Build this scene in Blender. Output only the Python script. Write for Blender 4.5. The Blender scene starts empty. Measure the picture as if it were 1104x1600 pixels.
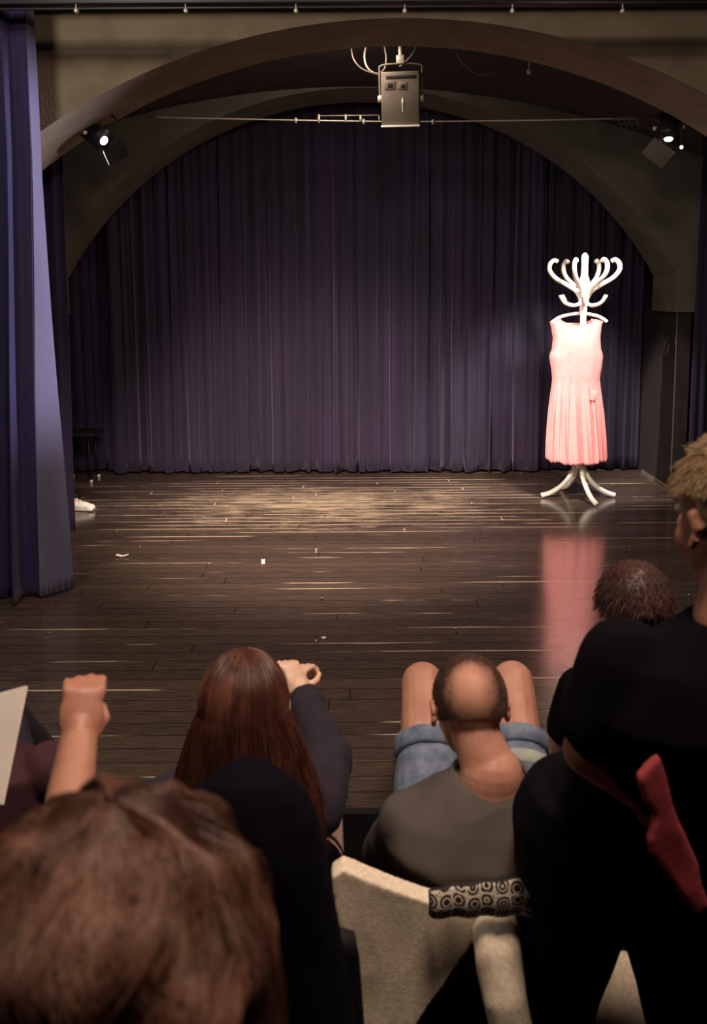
import bpy, bmesh, math, random
import numpy as np
from mathutils import Vector, Matrix, Euler, noise
R = math.radians
rnd = random.Random(7)
SC = bpy.context.scene
COL = SC.collection

# ------------------------------------------------------------------ camera
F, PX, PY, CAMH = 1400.0, 552.0, 630.0, 1.6
cd = bpy.data.cameras.new('camera')
cd.sensor_fit = 'VERTICAL'; cd.sensor_height = 36; cd.sensor_width = 36 * 1104 / 1600
cd.lens = F / 1600 * 36
cd.shift_y = -(800 - PY) / 1600
cd.clip_start = 0.05
cd.dof.use_dof = True; cd.dof.focus_distance = 5.5; cd.dof.aperture_fstop = 5.0
cam = bpy.data.objects.new('camera', cd); COL.objects.link(cam)
cam.location = (0, 0, CAMH); cam.rotation_euler = (R(82.5), R(0.35), 0)
SC.camera = cam
CM = cam.rotation_euler.to_matrix()

def P(px, py, Y=None, Z=None, zc=None):
    """point of the place seen at a photo pixel, on the plane Y or Z, or at depth zc"""
    d = CM @ Vector(((px - PX) / F, (PY - py) / F, -1))
    if Y is not None: t = Y / d.y
    elif Z is not None: t = (Z - CAMH) / d.z
    else: t = zc
    return Vector((0, 0, CAMH)) + d * t

# ------------------------------------------------------------------ world, exposure, lights
w = bpy.data.worlds.new('world'); SC.world = w; w.use_nodes = True
w.node_tree.nodes['Background'].inputs[0].default_value = (0.55, 0.45, 0.42, 1)
w.node_tree.nodes['Background'].inputs[1].default_value = 0.03
vs = SC.view_settings
vs.view_transform = 'Standard'; vs.look = 'None'; vs.gamma = 1; vs.exposure = 0.0
vs.use_curve_mapping = False

def light(kind, name, loc, target, energy, color, size=0.1, spot=40, blend=0.5, size_y=None):
    l = bpy.data.lights.new(name, kind); l.energy = energy; l.color = color
    if kind == 'AREA':
        l.shape = 'RECTANGLE'; l.size = size; l.size_y = size_y or size
    else: l.shadow_soft_size = size
    if kind == 'SPOT': l.spot_size = R(spot); l.spot_blend = blend
    o = bpy.data.objects.new(name, l); COL.objects.link(o)
    o.location = loc
    o.rotation_euler = (Vector(target) - Vector(loc)).to_track_quat('-Z', 'Y').to_euler()
    return o
RACK = Vector((1.70, 6.62, 0))
light('SPOT', 'dress_spot_left', (-1.50, 5.22, 2.36), (1.72, 6.6, 0.80), 880, (1, .88, .78), .05, 20, .5)
light('SPOT', 'dress_spot_right', (1.84, 5.62, 2.36), (1.70, 6.6, 1.15), 330, (1, .88, .78), .12, 52, .6)
light('SPOT', 'fill_spot_on_dress', (0.9, 1.9, 3.15), (1.70, 6.62, 1.15), 200, (1, .87, .76), .2, 19, .8)  # unseen spot added to brighten the hooks and front of the dress
light('SPOT', 'fill_spot_on_stage', (-0.5, 2.4, 3.2), (-0.15, 6.45, -0.1), 1750, (1, .80, .63), .15, 50, 1.0)  # out-of-view key spot, added to brighten the worn planks and backdrop
light('AREA', 'stage_fill', (-0.1, 5.55, 3.04), (-0.1, 6.6, 0.0), 14, (1, .80, .66), .5)  # added fill with no visible fixture, lifts the rear arch and cables
light('AREA', 'hall_lamp_left', (-1.7, 1.8, 3.35), (-1.3, 4.4, 2.4), 42, (1, .90, .76), .5)
light('AREA', 'hall_lamp', (0.25, 0.9, 3.3), (0.1, 1.7, 0.4), 62, (1, .76, .60), .5)
light('SPOT', 'shoe_fill_spot', (1.5, 5.55, 2.5), (-1.82, 6.30, .05), 420, (1, .92, .85), .05, 9, .6)  # extra narrow spot, added only to brighten the white shoe
light('AREA', 'right_fill', (1.3, 2.5, 3.2), (.7, 1.9, 0.2), 22, (1, .76, .62), .4)  # fill added for the standing figure, cushion and beige sleeve
light('SPOT', 'curtain_edge_fill', (2.3, 4.62, 2.4), (-1.75, 4.5, 1.75), 1000, (.86, .82, 1.0), .05, 31, .7)  # off-frame light added to brighten the left curtain's leading edge

# ------------------------------------------------------------------ materials
def lin(c):
    return tuple(((v / 255) / 12.92 if v / 255 <= .04045 else ((v / 255 + .055) / 1.055) ** 2.4) for v in c[:3]) + (1,)
def mat(name, c, rough=.7, c2=None, scale=20, stretch=(1, 1, 1), bump=0, metal=0, bscale=None, emit=0, sheen=0, spec=.5, detail=4, sss=0):
    m = bpy.data.materials.new(name); m.use_nodes = True
    nt = m.node_tree; N = nt.nodes; L = nt.links
    b = N['Principled BSDF']
    b.inputs['Base Color'].default_value = lin(c); b.inputs['Roughness'].default_value = rough
    b.inputs['Metallic'].default_value = metal; b.inputs['Specular IOR Level'].default_value = spec
    if sheen: b.inputs['Sheen Weight'].default_value = sheen; b.inputs['Sheen Roughness'].default_value = .4; b.inputs['Sheen Tint'].default_value = (.78, .66, .95, 1)
    if emit:
        b.inputs['Emission Color'].default_value = lin(c); b.inputs['Emission Strength'].default_value = emit
    if c2 or bump:
        tc = N.new('ShaderNodeTexCoord'); mp = N.new('ShaderNodeMapping'); mp.inputs['Scale'].default_value = stretch
        L.new(tc.outputs['Object'], mp.inputs[0])
        nz = N.new('ShaderNodeTexNoise'); nz.inputs['Scale'].default_value = scale; nz.inputs['Detail'].default_value = detail
        L.new(mp.outputs[0], nz.inputs[0])
        if c2:
            cr = N.new('ShaderNodeValToRGB')
            cr.color_ramp.elements[0].position = .35; cr.color_ramp.elements[1].position = .65
            cr.color_ramp.elements[0].color = lin(c); cr.color_ramp.elements[1].color = lin(c2)
            L.new(nz.outputs[0], cr.inputs[0]); L.new(cr.outputs[0], b.inputs['Base Color'])
        if bump:
            n2 = nz
            if bscale:
                n2 = N.new('ShaderNodeTexNoise'); n2.inputs['Scale'].default_value = bscale; L.new(mp.outputs[0], n2.inputs[0])
            bp = N.new('ShaderNodeBump'); bp.inputs['Strength'].default_value = bump; bp.inputs['Distance'].default_value = .01
            L.new(n2.outputs[0], bp.inputs['Height']); L.new(bp.outputs[0], b.inputs['Normal'])
    return m

M = {}
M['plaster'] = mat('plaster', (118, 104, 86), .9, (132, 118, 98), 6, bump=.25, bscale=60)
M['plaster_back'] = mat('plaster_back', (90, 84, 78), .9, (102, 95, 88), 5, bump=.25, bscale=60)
M['black_paint'] = mat('black_paint', (30, 20, 24), .75, (40, 28, 30), 8, bump=.2, bscale=80)
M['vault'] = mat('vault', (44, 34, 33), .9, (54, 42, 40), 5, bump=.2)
M['back_curtain'] = mat('back_curtain', (43, 38, 60), .9, (54, 41, 72), 3, (1, 1, .3), bump=.15, bscale=400, sheen=.25)
M['wing_curtain'] = mat('wing_curtain', (44, 34, 66), .9, (52, 40, 76), 3, (1, 1, .3), bump=.15, bscale=400, sheen=.2)
M['front_curtain'] = mat('front_curtain', (31, 25, 64), .85, (38, 31, 74), 3, (1, 1, .3), bump=.15, bscale=400, sheen=.3)
M['dark_curtain'] = mat('dark_curtain', (30, 26, 46), .9, (36, 30, 54), 3, (1, 1, .3), bump=.1, bscale=400)
M['black_metal'] = mat('black_metal', (26, 22, 24), .45, metal=.3)
M['steel'] = mat('steel', (215, 205, 190), .4, metal=.35)
M['beige_metal'] = mat('beige_metal', (98, 88, 76), .65, (106, 95, 82), 12)
M['flap_metal'] = mat('flap_metal', (84, 78, 70), .7)
M['lens'] = mat('lens', (255, 244, 230), .2, emit=6)
M['white_paint'] = mat('white_paint', (240, 236, 226), .35, (246, 242, 234), 10)
M['dress'] = mat('dress', (238, 150, 150), .8, (242, 158, 156), 30, bump=.08, bscale=500)
M['skin_dim'] = mat('skin_dim', (172, 118, 96), .5, (182, 128, 106), 14, bump=.06, bscale=90)
M['skin_pale'] = mat('skin_pale', (232, 190, 164), .5, (238, 200, 176), 14, bump=.05, bscale=90)
M['skin_red'] = mat('skin_red', (204, 150, 128), .48, (188, 128, 108), 16, bump=.08, bscale=120)
M['auburn'] = mat('auburn', (70, 38, 31), .4, (112, 68, 54), 9, (4, 4, .6), detail=3)
M['brown_hair'] = mat('brown_hair', (92, 60, 48), .5, (132, 92, 74), 11, (2, 2, 1), detail=3)
M['dark_hair'] = mat('dark_hair', (62, 34, 28), .45, (78, 44, 36), 12)
M['black_hair'] = mat('black_hair', (26, 18, 34), .5)
M['stubble'] = mat('stubble', (84, 54, 42), .6, (66, 42, 34), 40)
M['blond'] = mat('blond', (132, 108, 78), .45, (166, 140, 104), 14, (3, 3, 1))
M['black_cloth'] = mat('black_cloth', (9, 6, 15), .95, (11, 8, 19), 9, bump=.2, bscale=14, spec=.1)
M['navy_cloth'] = mat('navy_cloth', (38, 29, 42), .9, (43, 34, 48), 20, bump=.25, bscale=30)
M['black_shirt'] = mat('black_shirt', (9, 5, 11), .95, (11, 7, 14), 9, bump=.2, bscale=14, spec=.1)
M['grey_shirt'] = mat('grey_shirt', (88, 80, 76), .9, (96, 87, 82), 9, bump=.3, bscale=9)
M['maroon'] = mat('maroon', (60, 30, 38), .9, (68, 34, 42), 9, bump=.2)
M['red_cloth'] = mat('red_cloth', (150, 52, 62), .9, (164, 62, 70), 9, bump=.2)
M['denim'] = mat('denim', (92, 104, 128), .85, (126, 138, 158), 26, bump=.15, bscale=200)
M['denim_pale'] = mat('denim_pale', (176, 180, 168), .85, (150, 158, 156), 26, bump=.15, bscale=200)
M['beige_wool'] = mat('beige_wool', (228, 208, 180), .95, (248, 234, 210), 110, bump=.12, bscale=260)
M['white_board'] = mat('white_board', (232, 218, 208), .7, (238, 226, 216), 8)
M['eye_white'] = mat('eye_white', (230, 225, 220), .2)
M['riser_carpet'] = mat('riser_carpet', (24, 18, 22), .95, (30, 23, 28), 40, bump=.2)
M['trim_black'] = mat('trim_black', (22, 14, 14), .7)
M['chair_black'] = mat('chair_black', (20, 17, 22), .7)

def floor_material():
    m = bpy.data.materials.new('stage_planks'); m.use_nodes = True
    nt = m.node_tree; N = nt.nodes; L = nt.links; b = N['Principled BSDF']
    def math_(op, a, bb=None, c=None):
        n = N.new('ShaderNodeMath'); n.operation = op
        for i, v in enumerate((a, bb, c)):
            if v is None: continue
            if isinstance(v, (int, float)): n.inputs[i].default_value = v
            else: L.new(v, n.inputs[i])
        return n.outputs[0]
    def noise_(vec, scale, detail=4, rough=.6):
        n = N.new('ShaderNodeTexNoise'); n.inputs['Scale'].default_value = scale
        n.inputs['Detail'].default_value = detail; n.inputs['Roughness'].default_value = rough; L.new(vec, n.inputs[0]); return n.outputs[0]
    def mapv(s, off=(0, 0, 0)):
        n = N.new('ShaderNodeMapping'); n.inputs['Scale'].default_value = s; n.inputs['Location'].default_value = off
        L.new(tc.outputs['Object'], n.inputs[0]); return n.outputs[0]
    def ramp(v, lo, hi):
        n = N.new('ShaderNodeMapRange'); n.inputs[1].default_value = lo; n.inputs[2].default_value = hi; n.clamp = True
        L.new(v, n.inputs[0]); return n.outputs[0]
    tc = N.new('ShaderNodeTexCoord'); sx = N.new('ShaderNodeSeparateXYZ'); L.new(tc.outputs['Object'], sx.inputs[0])
    X, Y = sx.outputs[0], sx.outputs[1]
    W = 0.092
    v = math_('DIVIDE', Y, W); idx = math_('FLOOR', v); fr = math_('FRACT', v)
    wn = N.new('ShaderNodeTexWhiteNoise'); wn.noise_dimensions = '1D'; L.new(idx, wn.inputs['W']); rv = wn.outputs[0]
    # butt joints
    ux = math_('FRACT', math_('DIVIDE', math_('ADD', X, math_('MULTIPLY', rv, 3.7)), 1.9))
    joint = math_('LESS_THAN', ux, .0035)
    edge = math_('MINIMUM', fr, math_('SUBTRACT', 1, fr))
    gap = math_('MULTIPLY', math_('MAXIMUM', math_('LESS_THAN', edge, .035), joint), .75)
    rim = math_('SUBTRACT', math_('LESS_THAN', edge, .075), math_('LESS_THAN', edge, .035))
    # wear: more on the middle of the rear stage, where the acting is done
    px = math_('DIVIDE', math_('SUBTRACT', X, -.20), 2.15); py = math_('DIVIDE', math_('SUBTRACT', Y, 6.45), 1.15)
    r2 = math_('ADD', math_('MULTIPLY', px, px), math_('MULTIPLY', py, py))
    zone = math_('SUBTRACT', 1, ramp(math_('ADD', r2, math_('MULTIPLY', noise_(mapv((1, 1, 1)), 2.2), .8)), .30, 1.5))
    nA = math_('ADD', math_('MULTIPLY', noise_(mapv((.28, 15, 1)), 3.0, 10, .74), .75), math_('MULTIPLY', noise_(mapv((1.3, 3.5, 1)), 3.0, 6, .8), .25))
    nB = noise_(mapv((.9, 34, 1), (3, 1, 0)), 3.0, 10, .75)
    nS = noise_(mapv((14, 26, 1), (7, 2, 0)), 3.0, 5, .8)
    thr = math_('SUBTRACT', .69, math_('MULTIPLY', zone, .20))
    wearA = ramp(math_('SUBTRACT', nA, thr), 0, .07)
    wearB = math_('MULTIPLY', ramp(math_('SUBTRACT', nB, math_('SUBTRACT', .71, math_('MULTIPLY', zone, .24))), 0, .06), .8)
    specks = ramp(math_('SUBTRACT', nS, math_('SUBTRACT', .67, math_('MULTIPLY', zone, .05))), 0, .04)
    # light glinting on plank seams, painted as pale stretches
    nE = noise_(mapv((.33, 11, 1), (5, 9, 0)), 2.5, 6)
    seam_glint = math_('MULTIPLY', math_('MAXIMUM', math_('LESS_THAN', edge, .05), math_('MULTIPLY', math_('LESS_THAN', ux, .005), math_('GREATER_THAN', rv, .55))), ramp(math_('SUBTRACT', nE, math_('SUBTRACT', .555, math_('MULTIPLY', zone, .20))), 0, .05))
    wear_and_glint = math_('MINIMUM', 1, math_('ADD', math_('ADD', wearA, wearB), math_('ADD', math_('MULTIPLY', specks, .6), seam_glint)))  # real wear plus the painted seam glints
    # colours
    base = N.new('ShaderNodeMix'); base.data_type = 'RGBA'
    base.inputs['A'].default_value = lin((45, 37, 33)); base.inputs['B'].default_value = lin((98, 81, 70))
    L.new(math_('ADD', math_('MULTIPLY', rv, .35), ramp(noise_(mapv((1.6, 26, 1)), 5, 8, .75), .36, .66)), base.inputs['Factor'])
    c2 = N.new('ShaderNodeMix'); c2.data_type = 'RGBA'; L.new(wear_and_glint, c2.inputs['Factor'])
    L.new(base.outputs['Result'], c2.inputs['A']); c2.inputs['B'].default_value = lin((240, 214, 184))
    c3 = N.new('ShaderNodeMix'); c3.data_type = 'RGBA'; L.new(math_('MULTIPLY', gap, math_('SUBTRACT', 1, seam_glint)), c3.inputs['Factor'])
    L.new(c2.outputs['Result'], c3.inputs['A']); c3.inputs['B'].default_value = lin((22, 16, 14))
    L.new(c3.outputs['Result'], b.inputs['Base Color'])
    ro = math_('ADD', math_('MULTIPLY', noise_(mapv((2, 9, 1)), 3), .14), math_('ADD', .10, math_('MULTIPLY', wear_and_glint, .22)))
    L.new(ro, b.inputs['Roughness'])
    b.inputs['Specular IOR Level'].default_value = .9
    h = math_('ADD', math_('MULTIPLY', math_('SUBTRACT', 1, gap), 1.0), math_('MULTIPLY', noise_(mapv((2, 24, 1)), 4), .35))
    bp = N.new('ShaderNodeBump'); bp.inputs['Strength'].default_value = .12; bp.inputs['Distance'].default_value = .003
    L.new(h, bp.inputs['Height']); L.new(bp.outputs[0], b.inputs['Normal'])
    return m
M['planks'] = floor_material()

# ------------------------------------------------------------------ mesh helpers
def obj(name, bm, m, parent=None, smooth=True, mods=()):
    me = bpy.data.meshes.new(name)
    if isinstance(bm, tuple): me.from_pydata(*bm)
    else:
        bmesh.ops.recalc_face_normals(bm, faces=bm.faces); bm.to_mesh(me); bm.free()
    me.materials.append(M[m] if isinstance(m, str) else m)
    if smooth: me.polygons.foreach_set('use_smooth', [True] * len(me.polygons))
    o = bpy.data.objects.new(name, me); COL.objects.link(o)
    if parent is not None:
        o.parent = parent; o.matrix_parent_inverse = Matrix.Translation(parent.location).inverted()
    return o
def thing(name, label, cat, loc, group=None):
    o = bpy.data.objects.new(name, None); COL.objects.link(o); o.location = loc; o.empty_display_size = .1
    return tag(o, label, cat, group)
def tag(o, label, cat, group=None):
    o['label'] = label; o['category'] = cat
    if group: o['group'] = group
    return o
def struct(o): o['kind'] = 'structure'; return o

def box(bm, c, s, rot=None, bev=0):
    b2 = bmesh.new()
    bmesh.ops.create_cube(b2, size=1)
    for v in b2.verts: v.co = Vector((v.co.x * s[0], v.co.y * s[1], v.co.z * s[2]))
    if bev: bmesh.ops.bevel(b2, geom=b2.edges[:], offset=bev, segments=2, affect='EDGES', profile=.5)
    mt = Matrix.Translation(c) @ (rot.to_matrix().to_4x4() if rot else Matrix())
    b2.transform(mt)
    me = bpy.data.meshes.new('t'); b2.to_mesh(me); b2.free(); bm.from_mesh(me); bpy.data.meshes.remove(me)
def ell(bm, c, r, rot=None, seg=20):
    b2 = bmesh.new(); bmesh.ops.create_uvsphere(b2, u_segments=seg, v_segments=max(8, seg * 2 // 3), radius=1)
    mt = Matrix.Translation(c) @ (rot.to_4x4() if rot else Matrix()) @ Matrix.Diagonal((*r, 1))
    b2.transform(mt)
    me = bpy.data.meshes.new('t'); b2.to_mesh(me); b2.free(); bm.from_mesh(me); bpy.data.meshes.remove(me)
def tube(bm, pts, rad, seg=10, cap=True):
    pts = [Vector(p) for p in pts]; n = len(pts)
    rads = rad if isinstance(rad, (list, tuple)) else [rad] * n
    up = None; rings = []
    for i, p in enumerate(pts):
        t = (pts[min(i + 1, n - 1)] - pts[max(i - 1, 0)]).normalized()
        if up is None:
            up = Vector((0, 0, 1)) if abs(t.z) < .9 else Vector((0, 1, 0))
        a = t.cross(up)
        if a.length < 1e-5: a = t.cross(Vector((1, 0, 0)))
        a.normalize(); b = a.cross(t).normalized(); up = b
        rings.append([bm.verts.new(p + (a * math.cos(2 * math.pi * k / seg) + b * math.sin(2 * math.pi * k / seg)) * rads[i]) for k in range(seg)])
    for i in range(n - 1):
        for k in range(seg):
            bm.faces.new((rings[i][k], rings[i][(k + 1) % seg], rings[i + 1][(k + 1) % seg], rings[i + 1][k]))
    if cap:
        bm.faces.new(rings[0]); bm.faces.new(rings[-1])
def cap(bm, p0, p1, r0, r1, seg=16):
    """tapered limb segment with round ends"""
    p0, p1 = Vector(p0), Vector(p1)
    tube(bm, [p0, p1], [r0, r1], seg); ell(bm, p0, (r0,) * 3, seg=seg); ell(bm, p1, (r1,) * 3, seg=seg)
def chain(bm, pts, rads, seg=16):
    for i in range(len(pts) - 1): cap(bm, pts[i], pts[i + 1], rads[i], rads[i + 1], seg)
def loft(bm, secs, seg=32, power=2.3):
    """closed surface through (centre, rx, ry, yaw) sections, horizontal-ish superellipses"""
    rings = []
    for (c, rx, ry, yaw) in secs:
        c = Vector(c); ring = []
        for k in range(seg):
            a = 2 * math.pi * k / seg; ca, sa = math.cos(a), math.sin(a)
            x = rx * math.copysign(abs(ca) ** (2 / power), ca); y = ry * math.copysign(abs(sa) ** (2 / power), sa)
            ring.append(bm.verts.new(c + Vector((x * math.cos(yaw) - y * math.sin(yaw), x * math.sin(yaw) + y * math.cos(yaw), 0))))
        rings.append(ring)
    for i in range(len(rings) - 1):
        for k in range(seg):
            bm.faces.new((rings[i][k], rings[i][(k + 1) % seg], rings[i + 1][(k + 1) % seg], rings[i + 1][k]))
    bm.faces.new(rings[0]); bm.faces.new(rings[-1])
def spline(pts, n=8):
    pts = [Vector(p) for p in pts]; out = []
    for i in range(len(pts) - 1):
        p0 = pts[max(i - 1, 0)]; p1 = pts[i]; p2 = pts[i + 1]; p3 = pts[min(i + 2, len(pts) - 1)]
        for k in range(n):
            t = k / n
            out.append(.5 * ((2 * p1) + (p2 - p0) * t + (2 * p0 - 5 * p1 + 4 * p2 - p3) * t * t + (3 * p1 - p0 - 3 * p2 + p3) * t ** 3))
    out.append(pts[-1]); return out
def remesh(bm, voxel=.005, smooth=4, folds=0, fscale=9, seed=0):
    """fuse overlapping solids into one continuous skin; returns (verts, edges, faces)"""
    for f in list(bm.faces):
        pass
    bmesh.ops.recalc_face_normals(bm, faces=bm.faces)
    me = bpy.data.meshes.new('t'); bm.to_mesh(me); bm.free()
    o = bpy.data.objects.new('t', me); COL.objects.link(o)
    m = o.modifiers.new('r', 'REMESH'); m.mode = 'VOXEL'; m.voxel_size = voxel; m.use_smooth_shade = True
    if smooth:
        s = o.modifiers.new('s', 'SMOOTH'); s.factor = .5; s.iterations = smooth
    bpy.context.view_layer.update()
    ev = o.evaluated_get(bpy.context.evaluated_depsgraph_get()); m2 = bpy.data.meshes.new_from_object(ev)
    V = [v.co.copy() for v in m2.vertices]; Nn = [v.normal.copy() for v in m2.vertices]
    if folds:
        for i, v in enumerate(V):
            q = Vector((v.x * fscale, v.y * fscale, v.z * fscale * .45)) + Vector((seed, 0, 0))
            a = noise.noise(q); b = 1 - abs(noise.noise(q * 1.7 + Vector((9, 3, 1)))) * 2
            V[i] = v + Nn[i] * folds * (a * .8 + b * .5)
    Fc = [tuple(p.vertices) for p in m2.polygons]
    bpy.data.objects.remove(o); bpy.data.meshes.remove(me); bpy.data.meshes.remove(m2)
    return ([tuple(v) for v in V], [], Fc)
def surf(fn, nu, nv, closed=False):
    V = []; Fc = []
    for j in range(nv + 1):
        for i in range(nu if closed else nu + 1):
            V.append(tuple(fn(i / nu, j / nv)))
    row = nu if closed else nu + 1
    for j in range(nv):
        for i in range(nu):
            a = j * row + i; b = j * row + (i + 1) % row
            Fc.append((a, b, b + row, a + row))
    return (V, [], Fc)
def solid(o, t, offset=0):
    m = o.modifiers.new('solid', 'SOLIDIFY'); m.thickness = t; m.offset = offset; return o
def strands(paths, rad):
    """tapered three-sided hairs, all in one mesh"""
    V = []; Fc = []
    for p in paths:
        n = len(p); base = len(V)
        for i in range(n):
            t = (p[min(i + 1, n - 1)] - p[max(i - 1, 0)]).normalized()
            a = t.cross(Vector((.3, .9, .2)))
            a = a.normalized() if a.length > 1e-4 else Vector((1, 0, 0)); b = t.cross(a)
            r = rad * (1 if i < n * .6 else max(.15, (n - i) / (n * .4)))
            for k in range(3):
                an = 2.0944 * k; V.append(tuple(p[i] + (a * math.cos(an) + b * math.sin(an)) * r))
        for i in range(n - 1):
            for k in range(3):
                q = base + i * 3; Fc.append((q + k, q + (k + 1) % 3, q + 3 + (k + 1) % 3, q + 3 + k))
    return V, Fc
def merge(a, b):
    n = len(a[0]); return (list(a[0]) + list(b[0]), [], list(a[2]) + [tuple(i + n for i in f) for f in b[-1]])

# ------------------------------------------------------------------ setting
def wall_with_arch(name, Y0, Y1, cx, zapex, Rr, zspring, x0, x1, z0, z1, m, zfoot=None, halfw=None):
    """wall between Y0 and Y1 with a segmental-arch opening; the opening goes down to zfoot"""
    cz = zapex - Rr; pts = []
    hw = halfw or math.sqrt(max(0, Rr ** 2 - (zspring - cz) ** 2))
    n = 72
    for i in range(n + 1):
        x = -hw + 2 * hw * i / n; pts.append((cx + x, cz + math.sqrt(max(0, Rr * Rr - x * x))))
    pts = [(cx - hw, zfoot if zfoot is not None else z0)] + pts + [(cx + hw, zfoot if zfoot is not None else z0)]
    bm = bmesh.new(); fr = []; bk = []
    # strips between opening outline and outer top
    def quad(a, b, c, d): bm.faces.new([bm.verts.new(p) for p in (a, b, c, d)])
    for (xa, za), (xb, zb) in zip(pts[1:-1], pts[2:-1]):
        for Y, s in ((Y0, 1), (Y1, -1)):
            quad((xa, Y, za), (xb, Y, zb), (xb, Y, z1), (xa, Y, z1))
        quad((xa, Y0, za), (xb, Y0, zb), (xb, Y1, zb), (xa, Y1, za))
    for (xa, xb) in ((x0, cx - hw), (cx + hw, x1)):
        box(bm, ((xa + xb) / 2, (Y0 + Y1) / 2, (z1 + pts[0][1]) / 2), (xb - xa, Y1 - Y0, z1 - pts[0][1]))
    bmesh.ops.remove_doubles(bm, verts=bm.verts, dist=1e-4)
    return struct(obj(name, bm, m, smooth=False))

def slab(name, x0, x1, y0, y1, z0, z1, m):
    bm = bmesh.new(); box(bm, ((x0 + x1) / 2, (y0 + y1) / 2, (z0 + z1) / 2), (x1 - x0, y1 - y0, z1 - z0))
    return struct(obj(name, bm, m, smooth=False))

EDGE = P(560, 1262, Z=0).y            # front edge of the stage
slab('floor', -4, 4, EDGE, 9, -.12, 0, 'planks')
slab('wall_stage_front', -4, 4, EDGE - .03, EDGE, -.6, -.001, 'chair_black')
slab('floor_hall', -4, 4, 1.05, EDGE - .03, -.6, -.4, 'riser_carpet')
slab('floor_riser', -4, 4, .25, 1.05, -.6, -.05, 'riser_carpet')
slab('floor_upper_riser', -4, 4, -2.5, .25, -.6, .32, 'riser_carpet')

YF0, YF1 = 4.80, 5.35                 # front arch
ap = P(625, 28, Y=YF0); lf = P(50, 215, Y=YF0); rt = P(1104, 157, Y=YF0)
hh = ap.x - lf.x; dd = ap.z - lf.z; RF = (hh * hh + dd * dd) / (2 * dd)
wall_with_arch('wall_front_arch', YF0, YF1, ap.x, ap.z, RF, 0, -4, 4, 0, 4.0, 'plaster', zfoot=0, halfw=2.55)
YB0, YB1 = 6.80, 7.33                 # rear arch
cb = P(562, 160, Y=YB1); XR = P(1020, 430, Y=YB1).x
hwb = XR - cb.x; zsp = P(1020, 430, Y=YB1).z; dd = cb.z - zsp; RB = (hwb ** 2 + dd ** 2) / (2 * dd)
zcorb = P(1057, 488, Y=YB0).z
xout = P(1087, 480, Y=YB0).x
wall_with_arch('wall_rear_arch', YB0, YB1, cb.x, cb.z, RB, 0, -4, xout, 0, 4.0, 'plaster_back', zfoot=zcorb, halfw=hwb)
slab('wall_right', XR + .03, xout - .02, YB0 + .03, 7.75, 0, zcorb, 'black_paint')
slab('wall_rear_left', -4, cb.x - hwb - .03, YB0 + .03, YB1 - .02, 0, zcorb, 'black_paint')
slab('wall_back', -4, 4, 7.85, 7.95, 0, 4, 'black_paint')
slab('wall_side_left', -4.1, -4, -2.5, 8, -.6, 4, 'black_paint')
slab('wall_side_right', 4, 4.1, -2.5, 8, -.6, 4, 'black_paint')
slab('wall_hall_rear', -4, 4, -2.6, -2.5, -.6, 4, 'black_paint')
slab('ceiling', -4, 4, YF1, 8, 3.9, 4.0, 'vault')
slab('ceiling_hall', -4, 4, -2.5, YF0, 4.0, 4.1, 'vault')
# cross vault over the stage, between the two arches
def vault(u, v):
    x = -3.9 + 7.8 * u
    return (x, YF1 + (YB0 - YF1) * v, 3.11 - .07 * v - x * x / 13 + .03 * math.sin(math.pi * v))
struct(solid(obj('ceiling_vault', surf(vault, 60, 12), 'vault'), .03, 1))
# skirting line of the right-hand wall
bm = bmesh.new(); box(bm, (XR + .022, 7.17, .012), (.012, .66, .024)); struct(obj('trim_1', bm, 'beige_metal', smooth=False))
bm = bmesh.new(); box(bm, (XR + .028, YB0 + .028, zcorb / 2), (.008, .008, zcorb - .01)); struct(obj('corner_highlight', bm, 'plaster_back', smooth=False))  # pale strip painted in for light catching the wall's corner

# ------------------------------------------------------------------ curtains
def fold(s, seed, f=1.0):
    return (math.sin(s * 47 * f + seed) * .45 + math.sin(s * 83 * f + seed * 2.3 + 1.5 * math.sin(s * 9)) * .35
            + noise.noise(Vector((s * 16 * f, seed, 0))) * .9 + noise.noise(Vector((s * 55 * f, seed, 4))) * .35)
def curtain(name, label, x0, x1, Y, z0, z1, m, amp=.035, seed=1, n=None, Y2=None, flare=None, group=None, f=1.0, hem=.006):
    n = n or int((x1 - x0) * 260) + 20
    def fn(u, v):
        z = z1 + (z0 - z1) * v
        x = x0 + (x1 - x0) * u
        if flare: x = flare(u, v)
        y = Y + ((Y2 if Y2 is not None else Y) - Y) * u
        k = .55 + .6 * v
        s = x0 + (x1 - x0) * u
        z += 0 if v < 1 else hem * fold(s, seed + 5)
        wob = noise.noise(Vector((s * 4, v * 2.2, seed))) * .012
        return (x + amp * .35 * math.cos(s * 60 + seed) * k + wob, y + amp * k * fold(s + wob, seed, f), z)
    o = obj(name, surf(fn, n, 26), m)
    solid(o, .004)
    return tag(o, label, 'curtain', group)
xl = P(118, 742, Y=7.5).x
xa = P(182, 742, Y=7.5).x; xb = P(565, 742, Y=7.5).x; xc = P(842, 742, Y=7.5).x
g = 'backdrop curtain panels under the rear arch'
curtain('backdrop_curtain', 'dark purple backdrop curtain panel right of centre, left of the pink dress', xb - .02, xc + .03, 7.53, .02, 3.15, 'back_curtain', .052, 2.1, group=g)
curtain('backdrop_curtain', 'dark purple backdrop curtain panel on the left half of the stage back', xa, xb + .02, 7.56, .02, 3.15, 'back_curtain', .052, 5.3, group=g)
curtain('backdrop_curtain', 'nearly black backdrop curtain panel behind and right of the coat stand', xc, XR + .02, 7.60, .02, 3.15, 'dark_curtain', .040, 8.2, group=g)
curtain('backdrop_curtain', 'narrow dark purple backdrop panel in the far left corner, set back behind the others', -3.0, xa + .03, 7.66, .02, 3.15, 'wing_curtain', .035, 3.3, group=g)
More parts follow.
